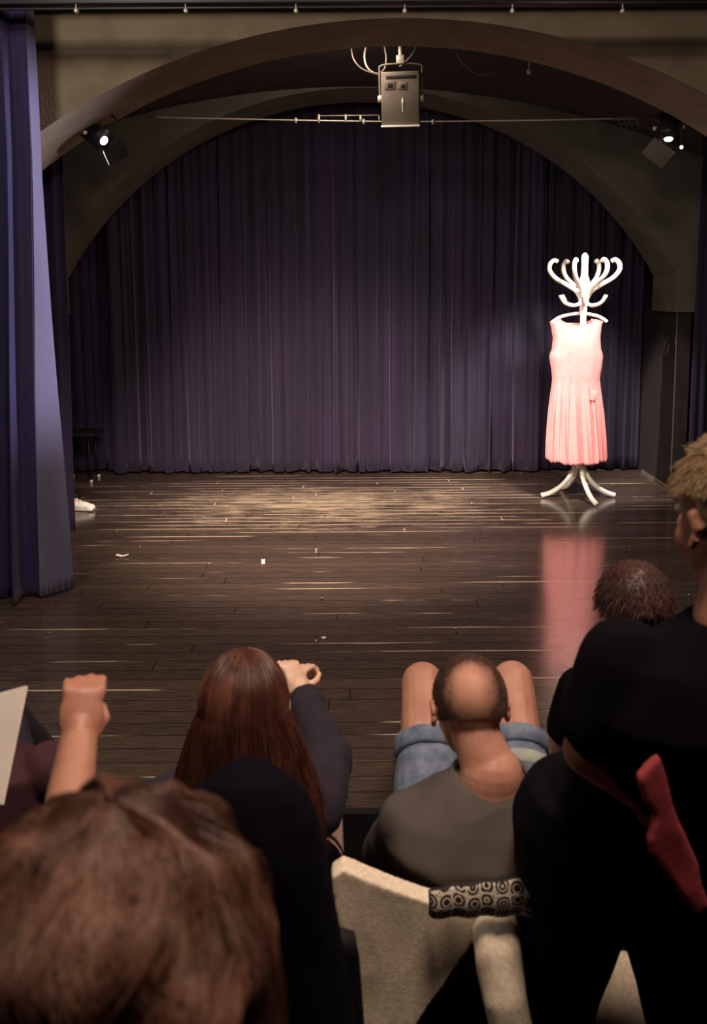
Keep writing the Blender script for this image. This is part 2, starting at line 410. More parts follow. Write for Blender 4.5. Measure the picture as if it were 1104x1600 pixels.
# wing curtain (left) behind the front arch
YW = 5.72
wt = P(100, 250, Y=YW).x; wb_ = P(118, 800, Y=YW).x
curtain('wing_curtain', 'dark purple wing curtain at left behind the front arch, hiding the white-shoed person', -2.9, wb_, YW, .015, 3.0, 'wing_curtain', .03, 4.4,
        flare=lambda u, v: -2.9 + (wt + (wb_ - wt) * v + 2.9) * u)
xr1 = P(1089, 400, Y=6.45).x
curtain('wing_curtain', 'black-blue wing curtain at the right edge beside the rear arch pier', xr1, 3.6, 6.45, .015, 3.0, 'dark_curtain', .03, 6.4)
# front house curtain (left)
YC = 4.45
pts = [P(44, 20, Y=YC), P(54, 270, Y=YC), P(76, 600, Y=YC), P(101, 925, Y=YC)]
def cedge(z):
    for a, b in zip(pts, pts[1:]):
        if z >= b.z: t = (z - b.z) / (a.z - b.z); return b.x + (a.x - b.x) * t
    return pts[-1].x
ztop = 3.05
def lead(z_):
    v = (ztop - z_) / ztop; return .014 + .17 * max(0, v - .28)
def front(u, v, part=0):
    z = ztop + (.012 - ztop) * v; e = cedge(z); sw = lead(z)
    if part:                                             # paler strip along the leading edge, turned toward the stage
        k = 1 - u; x = e - sw * k; y = YC + .01 + .15 * (1 - k) ** 1.2 * (.4 + .6 * v) + .008 * math.sin(v * 9 + k * 4)
    else:
        k = 1 - u; am = (.5 + .6 * v) * min(1, k * 40)
        x = e - sw - (2.95 + e - sw) * k + .025 * am * math.cos(k * 62 + .4)
        y = YC + am * (.060 * math.sin(k * 62 + .4) + .035 * math.sin(k * 113 + 1.9 + v) + .05 * noise.noise(Vector((k * 22, v * 1.5, 2))))
    return (x, y, z + (.010 * math.sin(u * 40) if v == 1 else 0))
o = obj('house_curtain', surf(front, 420, 40), 'front_curtain'); solid(o, .006)
tag(o, 'tall blue-purple front curtain gathered at the left edge of the stage opening', 'curtain')
M['leading_strip'] = mat('leading_strip', (88, 84, 110), .8, (96, 92, 118), 4, (1, 1, .3), bump=.1, bscale=300)
l_ = obj('curtain_leading_strip', surf(lambda u, v: front(u, v, 1), 24, 40), 'leading_strip', o); solid(l_, .004); l_['label'] = 'pale lavender turned edge'

# curtain rail with studs along the top
rl = P(0, 8, Y=4.27); rr = P(1104, 8, Y=4.27)
t = thing('curtain_rail', 'dark curtain rail across the top of the stage opening with small bright screws', 'curtain rail', (0, 4.27, rl.z + .03))
bm = bmesh.new(); box(bm, (0, 4.27, P(552, 6, Y=4.27).z + .022), (5.6, .05, .045), bev=.004); obj('rail', bm, 'black_metal', t)
bm = bmesh.new(); box(bm, (0, 4.25, P(552, 13, Y=4.27).z), (5.6, .012, .012), bev=.003); obj('lower_lip', bm, 'black_metal', t)
zr = P(552, 14, Y=4.25).z
for x in (119, 290, 462, 632, 800, 972):
    c = P(x, 17, Y=4.24); bm = bmesh.new()
    tube(bm, [c + Vector((0, .012, 0)), c + Vector((0, -.004, 0))], .010, 12); ell(bm, c + Vector((0, -.004, 0)), (.010, .006, .010), seg=12)
    tube(bm, [c + Vector((0, 0, .0)), c + Vector((0, 0, .03))], .003, 6)
    obj('screw', bm, 'steel', t)
slab('wall_header', -4, 4, 4.55, YF0, P(552, 6, Y=4.55).z + .05, 4.0, 'black_paint')

# ------------------------------------------------------------------ wire, cables, projector, lamps
t = thing('steel_wire', 'thin taut steel wire stretched across the stage below the rear arch crown', 'wire', P(620, 189, Y=6.2))
bm = bmesh.new(); tube(bm, spline([P(232, 183, Y=6.2), P(420, 187, Y=6.2), P(625, 190, Y=6.2), P(820, 188, Y=6.2), P(1031, 184, Y=6.2)], 6), .0045, 6); obj('wire', bm, 'steel', t)
bm = bmesh.new(); tube(bm, [P(498, 181, Y=6.2), P(592, 180, Y=6.2)], .003, 6)
for x in (498, 592): tube(bm, [P(x, 181, Y=6.2), P(x, 189, Y=6.2)], .003, 6)
obj('short_wire', bm, 'steel', t)
for x, y0, y1 in ((462, 184, 192), (498, 179, 192), (540, 179, 191), (563, 180, 190), (568, 186, 194), (676, 187, 194)):
    bm = bmesh.new(); tube(bm, [P(x, y0, Y=6.19), P(x, y1, Y=6.19)], .008, 10); obj('wire_clip', bm, 'steel', t)
# beige pole at right end of the wire
t = thing('clamp_bar', 'short dark clamp bar with small hanging hooks at the right end of the wire', 'bar', P(1000, 186, Y=6.1))
bm = bmesh.new(); tube(bm, [P(955, 186, Y=6.1), P(1034, 184, Y=6.1)], .006, 8); obj('bar', bm, 'beige_metal', t)
for x in (966, 975, 983, 994, 1032):
    bm = bmesh.new(); tube(bm, spline([P(x, 186, Y=6.1), P(x + 1, 192, Y=6.1), P(x + 4, 196, Y=6.1), P(x + 7, 192, Y=6.1)], 4), .0035, 6); obj('hook', bm, 'beige_metal', t)

YP = 5.75
c = P(626, 155, Y=YP)
t = thing('projector', 'beige metal projector hanging from the vault at the crown of the arches', 'projector', c)
px2 = (P(656, 155, Y=YP) - P(597, 155, Y=YP)).x; pz = (P(626, 116, Y=YP) - P(626, 199, Y=YP)).z
rot = Euler((R(10), 0, R(-6)))
bm = bmesh.new(); box(bm, c, (px2, .13, pz), rot, .008); obj('housing', bm, 'beige_metal', t)
def pj(u, v, d=-.067): return c + rot.to_matrix() @ Vector((u * px2 / 2, d, v * pz / 2))
bm = bmesh.new(); box(bm, pj(.05, .80, -.066), (px2 * .78, .006, pz * .06), rot, .001); obj('vent_slot', bm, 'black_metal', t)
for u, v, s in ((-.55, .52, .05), (.12, .48, .042)):
    bm = bmesh.new(); box(bm, pj(u, v, -.066), (s * 1.3, .012, s), rot, .003); f = obj('port_frame', bm, 'beige_metal', t)
    bm = bmesh.new(); box(bm, pj(u + .03, v - .02, -.0725), (s * .62, .004, s * .55), rot, .001); obj('port', bm, 'black_metal', f)
bm = bmesh.new(); box(bm, pj(.12, -.22, -.067), (.006, .004, .085), rot, .001); box(bm, pj(.12, -.1, -.068), (.012, .006, .02), rot, .001); obj('handle', bm, 'white_paint', t)
bm = bmesh.new(); box(bm, pj(0, -1.0, -.01), (px2 * 1.02, .14, .012), rot, .003); obj('bottom_rim', bm, 'white_paint', t)
for s in (-1, 1):
    bm = bmesh.new(); a = pj(s * 1.0, .02, -.02); tube(bm, [a, a + Vector((s * .025, 0, 0))], [.024, .020], 16); obj('knob', bm, 'steel', t)
bm = bmesh.new()
tube(bm, spline([pj(-1.1, .02, 0), pj(-1.12, 1.0, 0), pj(-1.0, 1.25, 0), pj(0, 1.3, 0), pj(1.0, 1.25, 0), pj(1.12, 1.0, 0), pj(1.1, .02, 0)], 5), .006, 8); obj('yoke', bm, 'beige_metal', t)
bm = bmesh.new(); tube(bm, [pj(0, 1.3, 0), Vector((pj(0, 1.3, 0).x, YP, 3.10))], .013, 12); box(bm, pj(0, 1.45, 0), (.05, .05, .05), rot, .006); obj('hanging_rod', bm, 'steel', t)
bm = bmesh.new(); box(bm, (pj(0, 1.3, 0).x, YP, 3.09), (.14, .08, .02), None, .004); obj('ceiling_plate', bm, 'black_metal', t)

def cable(name, label, ps, r, m='steel', Y=5.8, cat='cable'):
    bm = bmesh.new(); tube(bm, spline([P(x, y, Y=Y + dy) for x, y, dy in ps], 8), r, 8)
    return tag(obj(name, bm, m), label, cat)
M['cable_grey'] = mat('cable_grey', (120, 112, 102), .5)
M['cable_dark'] = mat('cable_dark', (92, 80, 74), .5)
cable('cable_loop', 'pale loop of cable hanging left of the beige projector', [(573, 66, .1), (569, 88, 0), (574, 106, -.05), (588, 115, -.05), (600, 108, 0), (603, 90, 0), (599, 66, .1)], .006, 'cable_grey')
cable('cable', 'dark cable running from the vault down to the right of the cable loop', [(548, 70, .1), (552, 92, 0), (566, 108, 0), (594, 118, 0)], .005, 'cable_dark')
cable('cable', 'grey cable curving from the projector rod up to the right', [(650, 62, .1), (648, 78, 0), (636, 94, 0), (624, 104, 0)], .006, 'cable_grey')
cable('cable', 'thin dark cable sagging below the vault right of the projector', [(712, 80, .1), (722, 98, 0), (738, 112, 0), (758, 118, 0), (775, 108, 0), (790, 84, .1)], .004, 'cable_dark')
bm = bmesh.new(); c = P(826, 112, Y=5.9); tube(bm, [c, c + Vector((0, 0, .1))], .004, 6); ell(bm, c, (.016, .016, .016), seg=12)
tag(obj('ceiling_hook', bm, 'steel'), 'small bright round hook on the dark vault right of the projector', 'hook')

def lamp(label, c, aim, tilt, plate, glints, m_plate):
    c = Vector(c); q = (Vector(aim) - c).to_track_quat('-Z', 'Y'); rm = q.to_matrix()
    t = thing('stage_spotlight', label, 'spotlight', c, None)
    bm = bmesh.new(); tube(bm, [c + rm @ Vector((0, 0, z)) for z in (.16, .14, .03, -.01)], [.035, .055, .062, .066], 20, True); obj('lamp_body', bm, 'black_metal', t)
    bm = bmesh.new(); tube(bm, [c + rm @ Vector((0, 0, -.012)), c + rm @ Vector((0, 0, -.02))], [.026, .022], 20); obj('lens', bm, 'lens', t)
    bm = bmesh.new(); tube(bm, spline([c + rm @ Vector((-.075, 0, .06)), c + Vector((-.08, 0, .10)), c + Vector((0, 0, .15)), c + Vector((.08, 0, .10)), c + rm @ Vector((.075, 0, .06))], 6), .007, 8)
    tube(bm, [c + Vector((0, 0, .15)), c + Vector((0, 0, .34))], .010, 8); obj('bracket', bm, 'black_metal', t)
    for s in (-1, 1):
        bm = bmesh.new(); a = c + rm @ Vector((s * .07, 0, .06)); tube(bm, [a, a + rm @ Vector((s * .02, 0, 0))], .012, 10); obj('knob', bm, 'steel', t)
    bm = bmesh.new(); box(bm, Vector(plate[0]), plate[1], plate[2], .003); obj('reflector_flap', bm, m_plate, t)
    return t
lL = P(160, 218, Y=5.2)
lamp('lit stage spotlight on the left haunch of the front arch, glowing white', lL, lL + Vector((1.3, -.75, -.9)), 0, (P(180, 236, Y=5.28), (.13, .006, .12), Euler((R(25), R(-25), R(20)))), 0, 'black_metal')
lR = P(1044, 214, Y=5.5)
lamp('stage spotlight with a pale square flap on the right haunch of the arch', lR, lR + Vector((-.1, -.3, -1)), 0, (P(1028, 239, Y=5.45), (.155, .006, .115), Euler((R(15), R(38), R(-10)))), 0, 'flap_metal')
bm = bmesh.new(); c = P(1064, 230, Y=5.38); ell(bm, c, (.010, .010, .010), seg=14)
glint = obj('lens_glint', bm, 'lens')  # glowing bead stands in for a glint off the lamp lens
bm = bmesh.new(); tube(bm, [c + Vector((0, 0, .008)), c + Vector((0, 0, .30))], .005, 8); obj('glint_stem', bm, 'black_metal', glint)
tag(glint, 'tiny bright lens glint right of the right-hand stage spotlight', 'glint')

# ------------------------------------------------------------------ coat stand, hanger, dress
def Z(y): return P(905, y, Y=RACK.y).z
rk = P(903, 778, Z=0); RX, RY = rk.x, rk.y
t = thing('coat_stand', 'white bentwood coat stand with curled hooks on the right of the stage', 'coat stand', (RX, RY, 0))
zt = Z(395)
bm = bmesh.new()
prof = [(.24, .030), (.27, .034), (.31, .026), (.5, .023), (1.40, .022), (1.46, .030), (1.50, .036), (1.56, .044), (1.62, .046), (1.66, .040), (1.70, .026), (1.78, .025), (1.83, .028), (1.85, .022), (1.865, .008)]
prof = [(z * zt / 1.865, r) for z, r in prof]
tube(bm, [Vector((RX, RY, z)) for z, r in prof], [r for z, r in prof], 20); obj('pole', bm, 'white_paint', t)
k = zt / 1.865
for a in (4, 52, 112, 184, 240, 292, 325):
    d = Vector((math.cos(R(a)), math.sin(R(a)), 0)); o_ = Vector((RX, RY, 0))
    bm = bmesh.new()
    tube(bm, spline([o_ + d * r + Vector((0, 0, z * k)) for r, z in ((.02, 1.52), (.06, 1.585), (.14, 1.635), (.215, 1.68), (.258, 1.735), (.255, 1.785), (.225, 1.81), (.20, 1.80))], 5),
         [.017] * 26 + [.016] * 6 + [.015] * 4, 12); obj('hook', bm, 'white_paint', t)
for a in (20, 75, 130, 195, 255, 310):
    d = Vector((math.cos(R(a)), math.sin(R(a)), 0)); bm = bmesh.new()
    tube(bm, spline([o_ + d * r + Vector((0, 0, z * k)) for r, z in ((.02, 1.50), (.06, 1.478), (.11, 1.480), (.155, 1.50), (.185, 1.54), (.19, 1.553))], 5), .0135, 12); obj('lower_hook', bm, 'white_paint', t)
for a in (178, 2, 283, 103):
    d = Vector((math.cos(R(a)), math.sin(R(a)), 0)); bm = bmesh.new()
    tube(bm, spline([o_ + d * r + Vector((0, 0, z)) for r, z in ((.022, .30), (.035, .24), (.075, .155), (.14, .085), (.21, .040), (.278, .018))], 6), [.018] * 20 + [.019] * 11, 12); obj('leg', bm, 'white_paint', t)

t = thing('coat_hanger', 'white curved hanger behind the coat stand pole, carrying the pink dress', 'hanger', (RX, RY + .045, Z(490)))
bm = bmesh.new(); hz = Z(490); hx = RX - .015
tube(bm, spline([(hx - .205, RY + .03, hz - .062), (hx - .13, RY + .04, hz - .02), (hx, RY + .05, hz), (hx + .13, RY + .04, hz - .02), (hx + .20, RY + .03, hz - .062)], 8), .013, 12); obj('arms', bm, 'white_paint', t)
bm = bmesh.new(); tube(bm, spline([(hx, RY + .05, hz), (hx, RY + .05, hz + .05), (hx + .02, RY + .055, hz + .085), (hx + .005, RY + .06, hz + .12), (hx - .02, RY + .06, hz + .10)], 6), .003, 8); obj('hanger_hook', bm, 'steel', t)

dcx = RX - .02
prof = [(500, 858, 941), (510, 861, 938), (528, 864, 936), (546, 862, 937), (556, 858, 940), (575, 861, 938), (592, 863, 935), (612, 861, 937), (650, 857, 941), (690, 854, 944), (722, 853, 945)]
pr = [(P(a, y, Y=RY), P(b, y, Y=RY)) for y, a, b in prof]
zs = [a.z for a, b in pr]
def wid(z):
    if z >= zs[0]: return pr[0][0].x, pr[0][1].x
    for i in range(len(zs) - 1):
        if z >= zs[i + 1]:
            tt = (zs[i] - z) / (zs[i] - zs[i + 1]); return (pr[i][0].x * (1 - tt) + pr[i + 1][0].x * tt, pr[i][1].x * (1 - tt) + pr[i + 1][1].x * tt)
    return pr[-1][0].x, pr[-1][1].x
zwaist = Z(600); zhem = zs[-1]; znb = Z(508)
def dress(u, v):
    a = 2 * math.pi * u; ca, sa = math.cos(a), math.sin(a); s = abs(ca) ** .8 * (1 if ca > 0 else -1)
    f = sa < 0
    q = abs(s)
    sh = zs[0] - .004
    neck = (znb if f else Z(505))
    if q < .62: ztp = neck + (sh - neck) * (q / .62) ** 3
    elif q < .93: ztp = sh + .012 - .02 * (q - .62) / .31
    else: ztp = sh - .008 - .0 * q
    hem = zhem + (.022 * abs(s + .0) if f else .03) - .006 * math.sin(a * 9)
    z = ztp + (hem - ztp) * v
    L_, R_ = wid(z); cx = (L_ + R_) / 2; hw = (R_ - L_) / 2
    below = min(1, max(0, (zwaist - z) / (zwaist - zhem)))
    dep = .055 + .03 * math.sin(min(1, max(0, (zs[0] - z) / .25)) * math.pi / 2) + .05 * below
    pl = 0
    if z < zwaist + .04:
        t2 = min(1, (zwaist + .04 - z) / .25)
        ph = a * 10 + .7 * math.sin(a * 2 + 1)
        pl = .026 * t2 * ((abs(math.sin(ph)) ** .6) - .6) + .005 * t2 * math.sin(a * 31 + z * 5)
    else:
        pl = .003 * noise.noise(Vector((ca * 4, sa * 4, z * 8)))
    x = cx + (hw + pl * .35) * s
    y = RY + (dep + pl) * (abs(sa) ** .8) * (1 if sa > 0 else -1) - (.012 if f else 0)
    return (x, y, z)
t = thing('dress', 'sleeveless pale pink dress with pleated skirt hanging on the white coat stand', 'dress', (RX, RY, zhem))
o = obj('dress_body', surf(dress, 240, 60, True), 'dress', t); solid(o, .003)
bm = bmesh.new(); tube(bm, spline([Vector(dress(.75 + du, 0)) + Vector((0, -.002, 0)) for du in (-.17, -.13, -.09, -.05, 0, .05, .09, .13, .17)], 4), .0035, 6); obj('neck_binding', bm, 'dress', t)
bm = bmesh.new()
c0 = P(926, 614, Y=RY - .12)
box(bm, P(927, 618, Y=RY - .112), (.04, .008, .075), Euler((0, R(12), R(-12))), .003); obj('pocket_flap', bm, 'dress', t)
# ------------------------------------------------------------------ bits on the stage floor
def scrap(label, x, y, s, a):
    c = P(x, y, Z=.003); bm = bmesh.new()
    b2 = Euler((0, 0, a)).to_matrix()
    vs_ = [c + b2 @ Vector((dx * s[0], dy * s[1], .002 + .01 * abs(dx) * s[0] / .04)) for dx, dy in ((-1, -1), (0, -.8), (1, -1), (1.1, .2), (.9, 1), (0, .8), (-1, 1))]
    bm.faces.new([bm.verts.new(p) for p in vs_]); o = solid(obj('tape_scrap', bm, 'white_board', smooth=False), .002, 1)
    tag(o, label, 'tape')
scrap('curled white tape scrap on the planks left of centre stage', 411, 878, (.010, .05), .1)
scrap('short white floor mark at the left end of the worn planks', 191, 869, (.035, .016), 0)
scrap('tiny pale scrap of tape near the front edge of the worn planks', 505, 997, (.010, .012), .3)

# ------------------------------------------------------------------ people
def basis(fwd, up=(0, 0, 1)):
    y = Vector(fwd).normalized(); z = Vector(up); z = (z - y * z.dot(y)).normalized(); x = y.cross(z)
    return Matrix((x, y, z)).transposed()
def head_parts(bm, c, B, s=1, neck=None):
    c = Vector(c)
    def q(x, y, z): return c + B @ (Vector((x, y, z)) * s)
    ell(bm, q(0, -.012, .022), (.077 * s, .096 * s, .092 * s), B, 28)
    ell(bm, q(0, .03, -.03), (.060 * s, .066 * s, .078 * s), B, 24)
    ell(bm, q(0, .055, -.085), (.030 * s, .030 * s, .028 * s), B, 16)
    for sx in (-1, 1):
        ell(bm, q(sx * .035, .055, -.03), (.026 * s, .026 * s, .03 * s), B, 14)
        ell(bm, q(sx * .028, .078, .03), (.024 * s, .012 * s, .010 * s), B, 12)
        for (dy, dz, r) in ((0, .018, .012), (-.008, .004, .013), (-.004, -.014, .010), (.004, -.024, .008)):
            ell(bm, q(sx * .084, -.005 + dy, -.005 + dz), (.008 * s, r * s, r * s), B, 10)
    cap(bm, q(0, .09, .02), q(0, .112, -.018), .008 * s, .012 * s, 10)
    for sx in (-1, 1): ell(bm, q(sx * .012, .102, -.022), (.008 * s,) * 3, B, 8)
    ell(bm, q(0, .090, -.052), (.024 * s, .010 * s, .006 * s), B, 12); ell(bm, q(0, .088, -.062), (.020 * s, .010 * s, .007 * s), B, 12)
    if neck is not None:
        cap(bm, q(0, -.025, -.04), Vector(neck), .052 * s, .062 * s, 20)
def eyes(c, B, parent, s=1):
    for sx in (-1, 1):
        bm = bmesh.new(); ell(bm, Vector(c) + B @ (Vector((sx * .031, .083, .012)) * s), (.012 * s, .010 * s, .009 * s), B, 12); obj('eye', bm, 'eye_white', parent)
def hand_parts(bm, wrist, B, side=1, curl=.5, s=1, spread=.12):
    """wrist at origin, fingers along +Y of B, palm faces -Z of B, thumb on side*X"""
    w_ = Vector(wrist)
    def q(x, y, z): return w_ + B @ (Vector((x, y, z)) * s)
    ell(bm, q(0, .045, 0), (.040 * s, .050 * s, .015 * s), B, 18); ell(bm, q(0, .075, 0), (.038 * s, .02 * s, .013 * s), B, 16)
    cap(bm, q(0, -.02, 0), q(0, .02, 0), .027 * s, .026 * s, 14)
    for i, (x, L_) in enumerate(((.030, .068), (.010, .078), (-.010, .073), (-.029, .057))):
        x *= side; a = 0; p = q(x, .085, 0); yy, zz, xx = .085, 0, x; pp = [p]
        for j, f in enumerate((.46, .30, .24)):
            a += curl * (.7 if j == 0 else 1.0) * (1 + .1 * i)
            yy += L_ * f * math.cos(a); zz -= L_ * f * math.sin(a); xx += x * spread * f
            pp.append(q(xx, yy, zz))
        chain(bm, pp, [.0095 * s, .0088 * s, .0082 * s, .0072 * s], 10)
    if curl > .9: pp = [q(side * .024, .018, -.008), q(side * .040, .042, -.024), q(side * .034, .064, -.040), q(side * .012, .074, -.050)]
    else: pp = [q(side * .026, .018, -.006), q(side * .048, .045, -.016), q(side * .056, .075, -.024 - .01 * curl), q(side * .046, .098, -.030 - .015 * curl)]
    chain(bm, pp, [.015 * s, .012 * s, .0100 * s, .0082 * s], 10)
def mid(a, b, t=.5): return Vector(a) * (1 - t) + Vector(b) * t
def vec(*a): return Vector(a)
def shoe(name, foot, B, parent, m, toe=None):
    bm = bmesh.new()
    def q(x, y, z): return Vector(foot) + B @ Vector((x, y, z))
    ell(bm, q(0, -.02, .05), (.040, .055, .045), B); ell(bm, q(0, .07, .035), (.044, .085, .032), B); ell(bm, q(0, .13, .028), (.040, .05, .024), B); cap(bm, q(0, -.03, .05), q(0, -.03, .10), .042, .044)
    box(bm, q(0, .05, .012), (.08, .24, .022), B.to_euler(), .008)
    return obj(name, remesh(bm, .004, 3), m, parent)

def scalp_point(c, B, az, ph, r=(.082, .102, .098), off=(0, -.012, .022), s=1, lift=0):
    """az 0 = back of head, ph 0 = crown"""
    x = math.sin(ph) * math.sin(az); y = -math.sin(ph) * math.cos(az); z = math.cos(ph)
    return Vector(c) + B @ (Vector((x * (r[0] + lift) + off[0], y * (r[1] + lift) + off[1], z * (r[2] + lift) + off[2])) * s)

# ---- bald man in the grey T-shirt
def make_man():
    hc = P(733, 1106, zc=1.90); B = basis((-.10, .86, -.42))
    t = thing('person', 'balding person in a grey T-shirt and denim shorts seated in the front row', 'person', (.27, 1.88, .02))
    nb = P(772, 1222, zc=1.80); nb.y += .04; nb.z -= .01
    shc = nb + vec(.0, .02, -.09)
    pel = vec(.29, 1.90, .16)
    hipL, hipR = pel + vec(-.10, .03, -.01), pel + vec(.11, .03, -.01)
    kL = P(660, 1068, Y=2.40); kR = P(800, 1066, Y=2.42)
    fL, fR = vec(kL.x - .01, 2.78, .09), vec(kR.x + .02, 2.78, .09)
    sL, sR = shc + vec(-.160, 0, -.01), shc + vec(.160, .02, -.01)
    eL, eR = vec(.06, 1.90, .27), vec(.50, 1.92, .27)
    wL, wR = vec(.24, 2.06, .25), vec(.36, 2.06, .25)
    bm = bmesh.new(); head_parts(bm, hc, B, .95, nb)
    cap(bm, nb + vec(0, .0, 0), nb + vec(0, .01, -.07), .066, .085)
    cap(bm, nb + vec(0, .005, -.035), nb + vec(-.08, .01, -.075), .045, .04); cap(bm, nb + vec(0, .005, -.035), nb + vec(.08, .01, -.075), .045, .04)
    loft(bm, [(shc + vec(0, 0, .03), .10, .06, 0), (shc, .17, .09, 0), (mid(shc, pel), .15, .10, 0), (pel, .155, .105, 0), (pel + vec(0, 0, -.08), .12, .09, 0)])
    for s_, e, w_ in ((sL, eL, wL), (sR, eR, wR)): chain(bm, [s_, e, w_], [.047, .038, .027])
    for h, kn, f in ((hipL, kL, fL), (hipR, kR, fR)):
        chain(bm, [h, mid(h, kn, .5), kn], [.086, .076, .060]); chain(bm, [kn, mid(kn, f, .35) + vec(0, -.015, 0), f], [.052, .052, .035])
        cap(bm, f, f + vec(0, .12, -.06), .035, .03)
    for w_, sd, e in ((wL, 1, eL), (wR, -1, eR)):
        hand_parts(bm, w_, basis((w_ - e) * Vector((1, 1, .3)), (0, -.3, 1)), sd, .35)
    obj('body', remesh(bm, .0045, 4), 'skin_red', t)
    eyes(hc, B, t)
    # clipped hair round the bald crown
    paths = []
    V = []; 
    def shell(u, v, s=.95):
        az = 2 * math.pi * u; ph = .0 + 2.05 * v
        p = scalp_point(hc, B, az, ph, (.0775, .097, .093), s=.95)
        d = Vector((math.sin(ph) * math.sin(az), -math.sin(ph) * math.cos(az) , math.cos(ph)))
        bald = (B.transposed() @ (Vector((0, 0, CAMH)) - hc + Vector((.05, 0, .42)))).normalized()
        ang = math.acos(max(-1, min(1, d.normalized().dot(bald)))) + .10 * noise.noise(d * 3)
        face = max(0, d.y * 1.0 - .35 - (.0 if d.z > .35 else -.12)); low = max(0, -(d.z) - (.62 if d.y < -.25 else .12))
        k_ = min(1, max(0, (ang - .40) / .42)) * (1 if face <= 0 else max(0, 1 - face * 8)) * (1 if low <= 0 else max(0, 1 - low * 6))
        ctr = hc + B @ Vector((0, -.012, .022)) * .95
        k_ = (1 if face <= 0 else max(0, 1 - face * 8)) * (1 if low <= 0 else max(0, 1 - low * 6))
        return ctr + (p - ctr) * (.968 + .042 * k_)
    sh = surf(shell, 120, 76, True); cov = []; ctr = hc + B @ Vector((0, -.012, .022))
    for p in sh[0]:
        d = (B.transposed() @ (Vector(p) - ctr)).normalized()
        bald = (B.transposed() @ (Vector((0, 0, CAMH)) - hc + Vector((.05, 0, .55)))).normalized()
        ang = math.acos(max(-1, min(1, d.dot(bald)))) + .12 * noise.noise(d * 3)
        cov.append(min(1, max(0, (ang - .26) / .60)) ** 1.05)
    for i in range(9000):
        u, v = rnd.random(), math.acos(1 - 1.46 * rnd.random()) / 2.05
        if v > 1: continue
        k0 = int(v * 76) * 120 + int(u * 120) % 120
        if rnd.random() * .9 > cov[k0] ** 3.5: continue
        p = Vector(shell(u, v)); n_ = (p - ctr).normalized(); dn = Vector((rnd.uniform(-.3, .3), rnd.uniform(-.3, .1), -.7))
        paths.append([p - n_ * .002, p + (n_ + dn * .5) * .003, p + (n_ * .7 + dn) * .006])
    sv = strands(paths, .0004); full = merge(sh, sv)
    ho = obj('hair', full, 'stubble', t)
    at = ho.data.attributes.new('coverage', 'FLOAT', 'POINT'); at.data.foreach_set('value', cov + [1.0] * (len(full[0]) - len(cov)))
    # T-shirt
    bm = bmesh.new()
    cb_ = nb + vec(0, .012, -.022)
    loft(bm, [(cb_ + vec(0, .0, .012), .080, .066, 0), (cb_ + vec(0, 0, -.010), .118, .080, 0), (cb_ + vec(0, 0, -.038), .168, .098, 0), (shc + vec(0, 0, .01), .200, .118, 0), (shc + vec(0, -.01, -.05), .212, .135, 0),
              (mid(shc, pel, .5) + vec(0, -.03, 0), .205, .150, 0), (mid(shc, pel, .8) + vec(0, -.02, 0), .205, .155, 0), (pel + vec(0, 0, -.06), .205, .15, 0)], 40)
    for s_, e in ((sL, eL), (sR, eR)): chain(bm, [s_ + vec(0, 0, -.01), mid(s_, e, .75)], [.062, .064])
    obj('t_shirt', remesh(bm, .006, 8, folds=.012, fscale=6.5, seed=2), 'grey_shirt', t)
    bm = bmesh.new()
    pts_ = [cb_ + vec(.080 * math.cos(a), .068 * math.sin(a), .016 + .012 * math.sin(a)) for a in np.linspace(0, 2 * math.pi, 33)]
    tube(bm, pts_, .0065, 8, False); obj('collar', bm, 'grey_shirt', t)
    # shorts
    t0 = .56
    bm = bmesh.new()
    loft(bm, [(pel + vec(0, 0, .08), .17, .12, 0), (pel, .185, .135, 0), (pel + vec(0, .02, -.09), .17, .14, 0)])
    for h, kn in ((hipL, kL), (hipR, kR)): chain(bm, [h, mid(h, kn, t0)], [.105, .088])
    v_, e_, f_ = remesh(bm, .006, 5, folds=.004, fscale=16)
    obj('denim_shorts', (v_, e_, f_), 'denim', t)
    for i, (h, kn) in enumerate(((hipL, kL), (hipR, kR))):
        d = (kn - h).normalized(); bm = bmesh.new()
        a = mid(h, kn, t0) + d * .045; Bc = basis(d)
        for off, r in ((0, .089), (.03, .087), (.06, .085)): pass
        tube(bm, [a + d * .00, a + d * .004, a + d * .045, a + d * .048], [.080, .088, .086, .078], 32); obj('cuff', bm, 'denim', t)
    d = (kR - hipR).normalized(); a = mid(hipR, kR, t0) - d * .02; bm = bmesh.new()
    tube(bm, [a + d * .0, a + d * .004, a + d * .036, a + d * .040], [.085, .0915, .0905, .084], 32)
    o = obj('pale_stripe', bm, 'denim_pale', t); o['label'] = 'pale faded stripe across the right leg of the shorts'
    for f in (fL, fR): shoe('shoe', vec(f.x, 2.80, 0), basis((0, 1, 0)), t, 'black_shirt')
make_man()

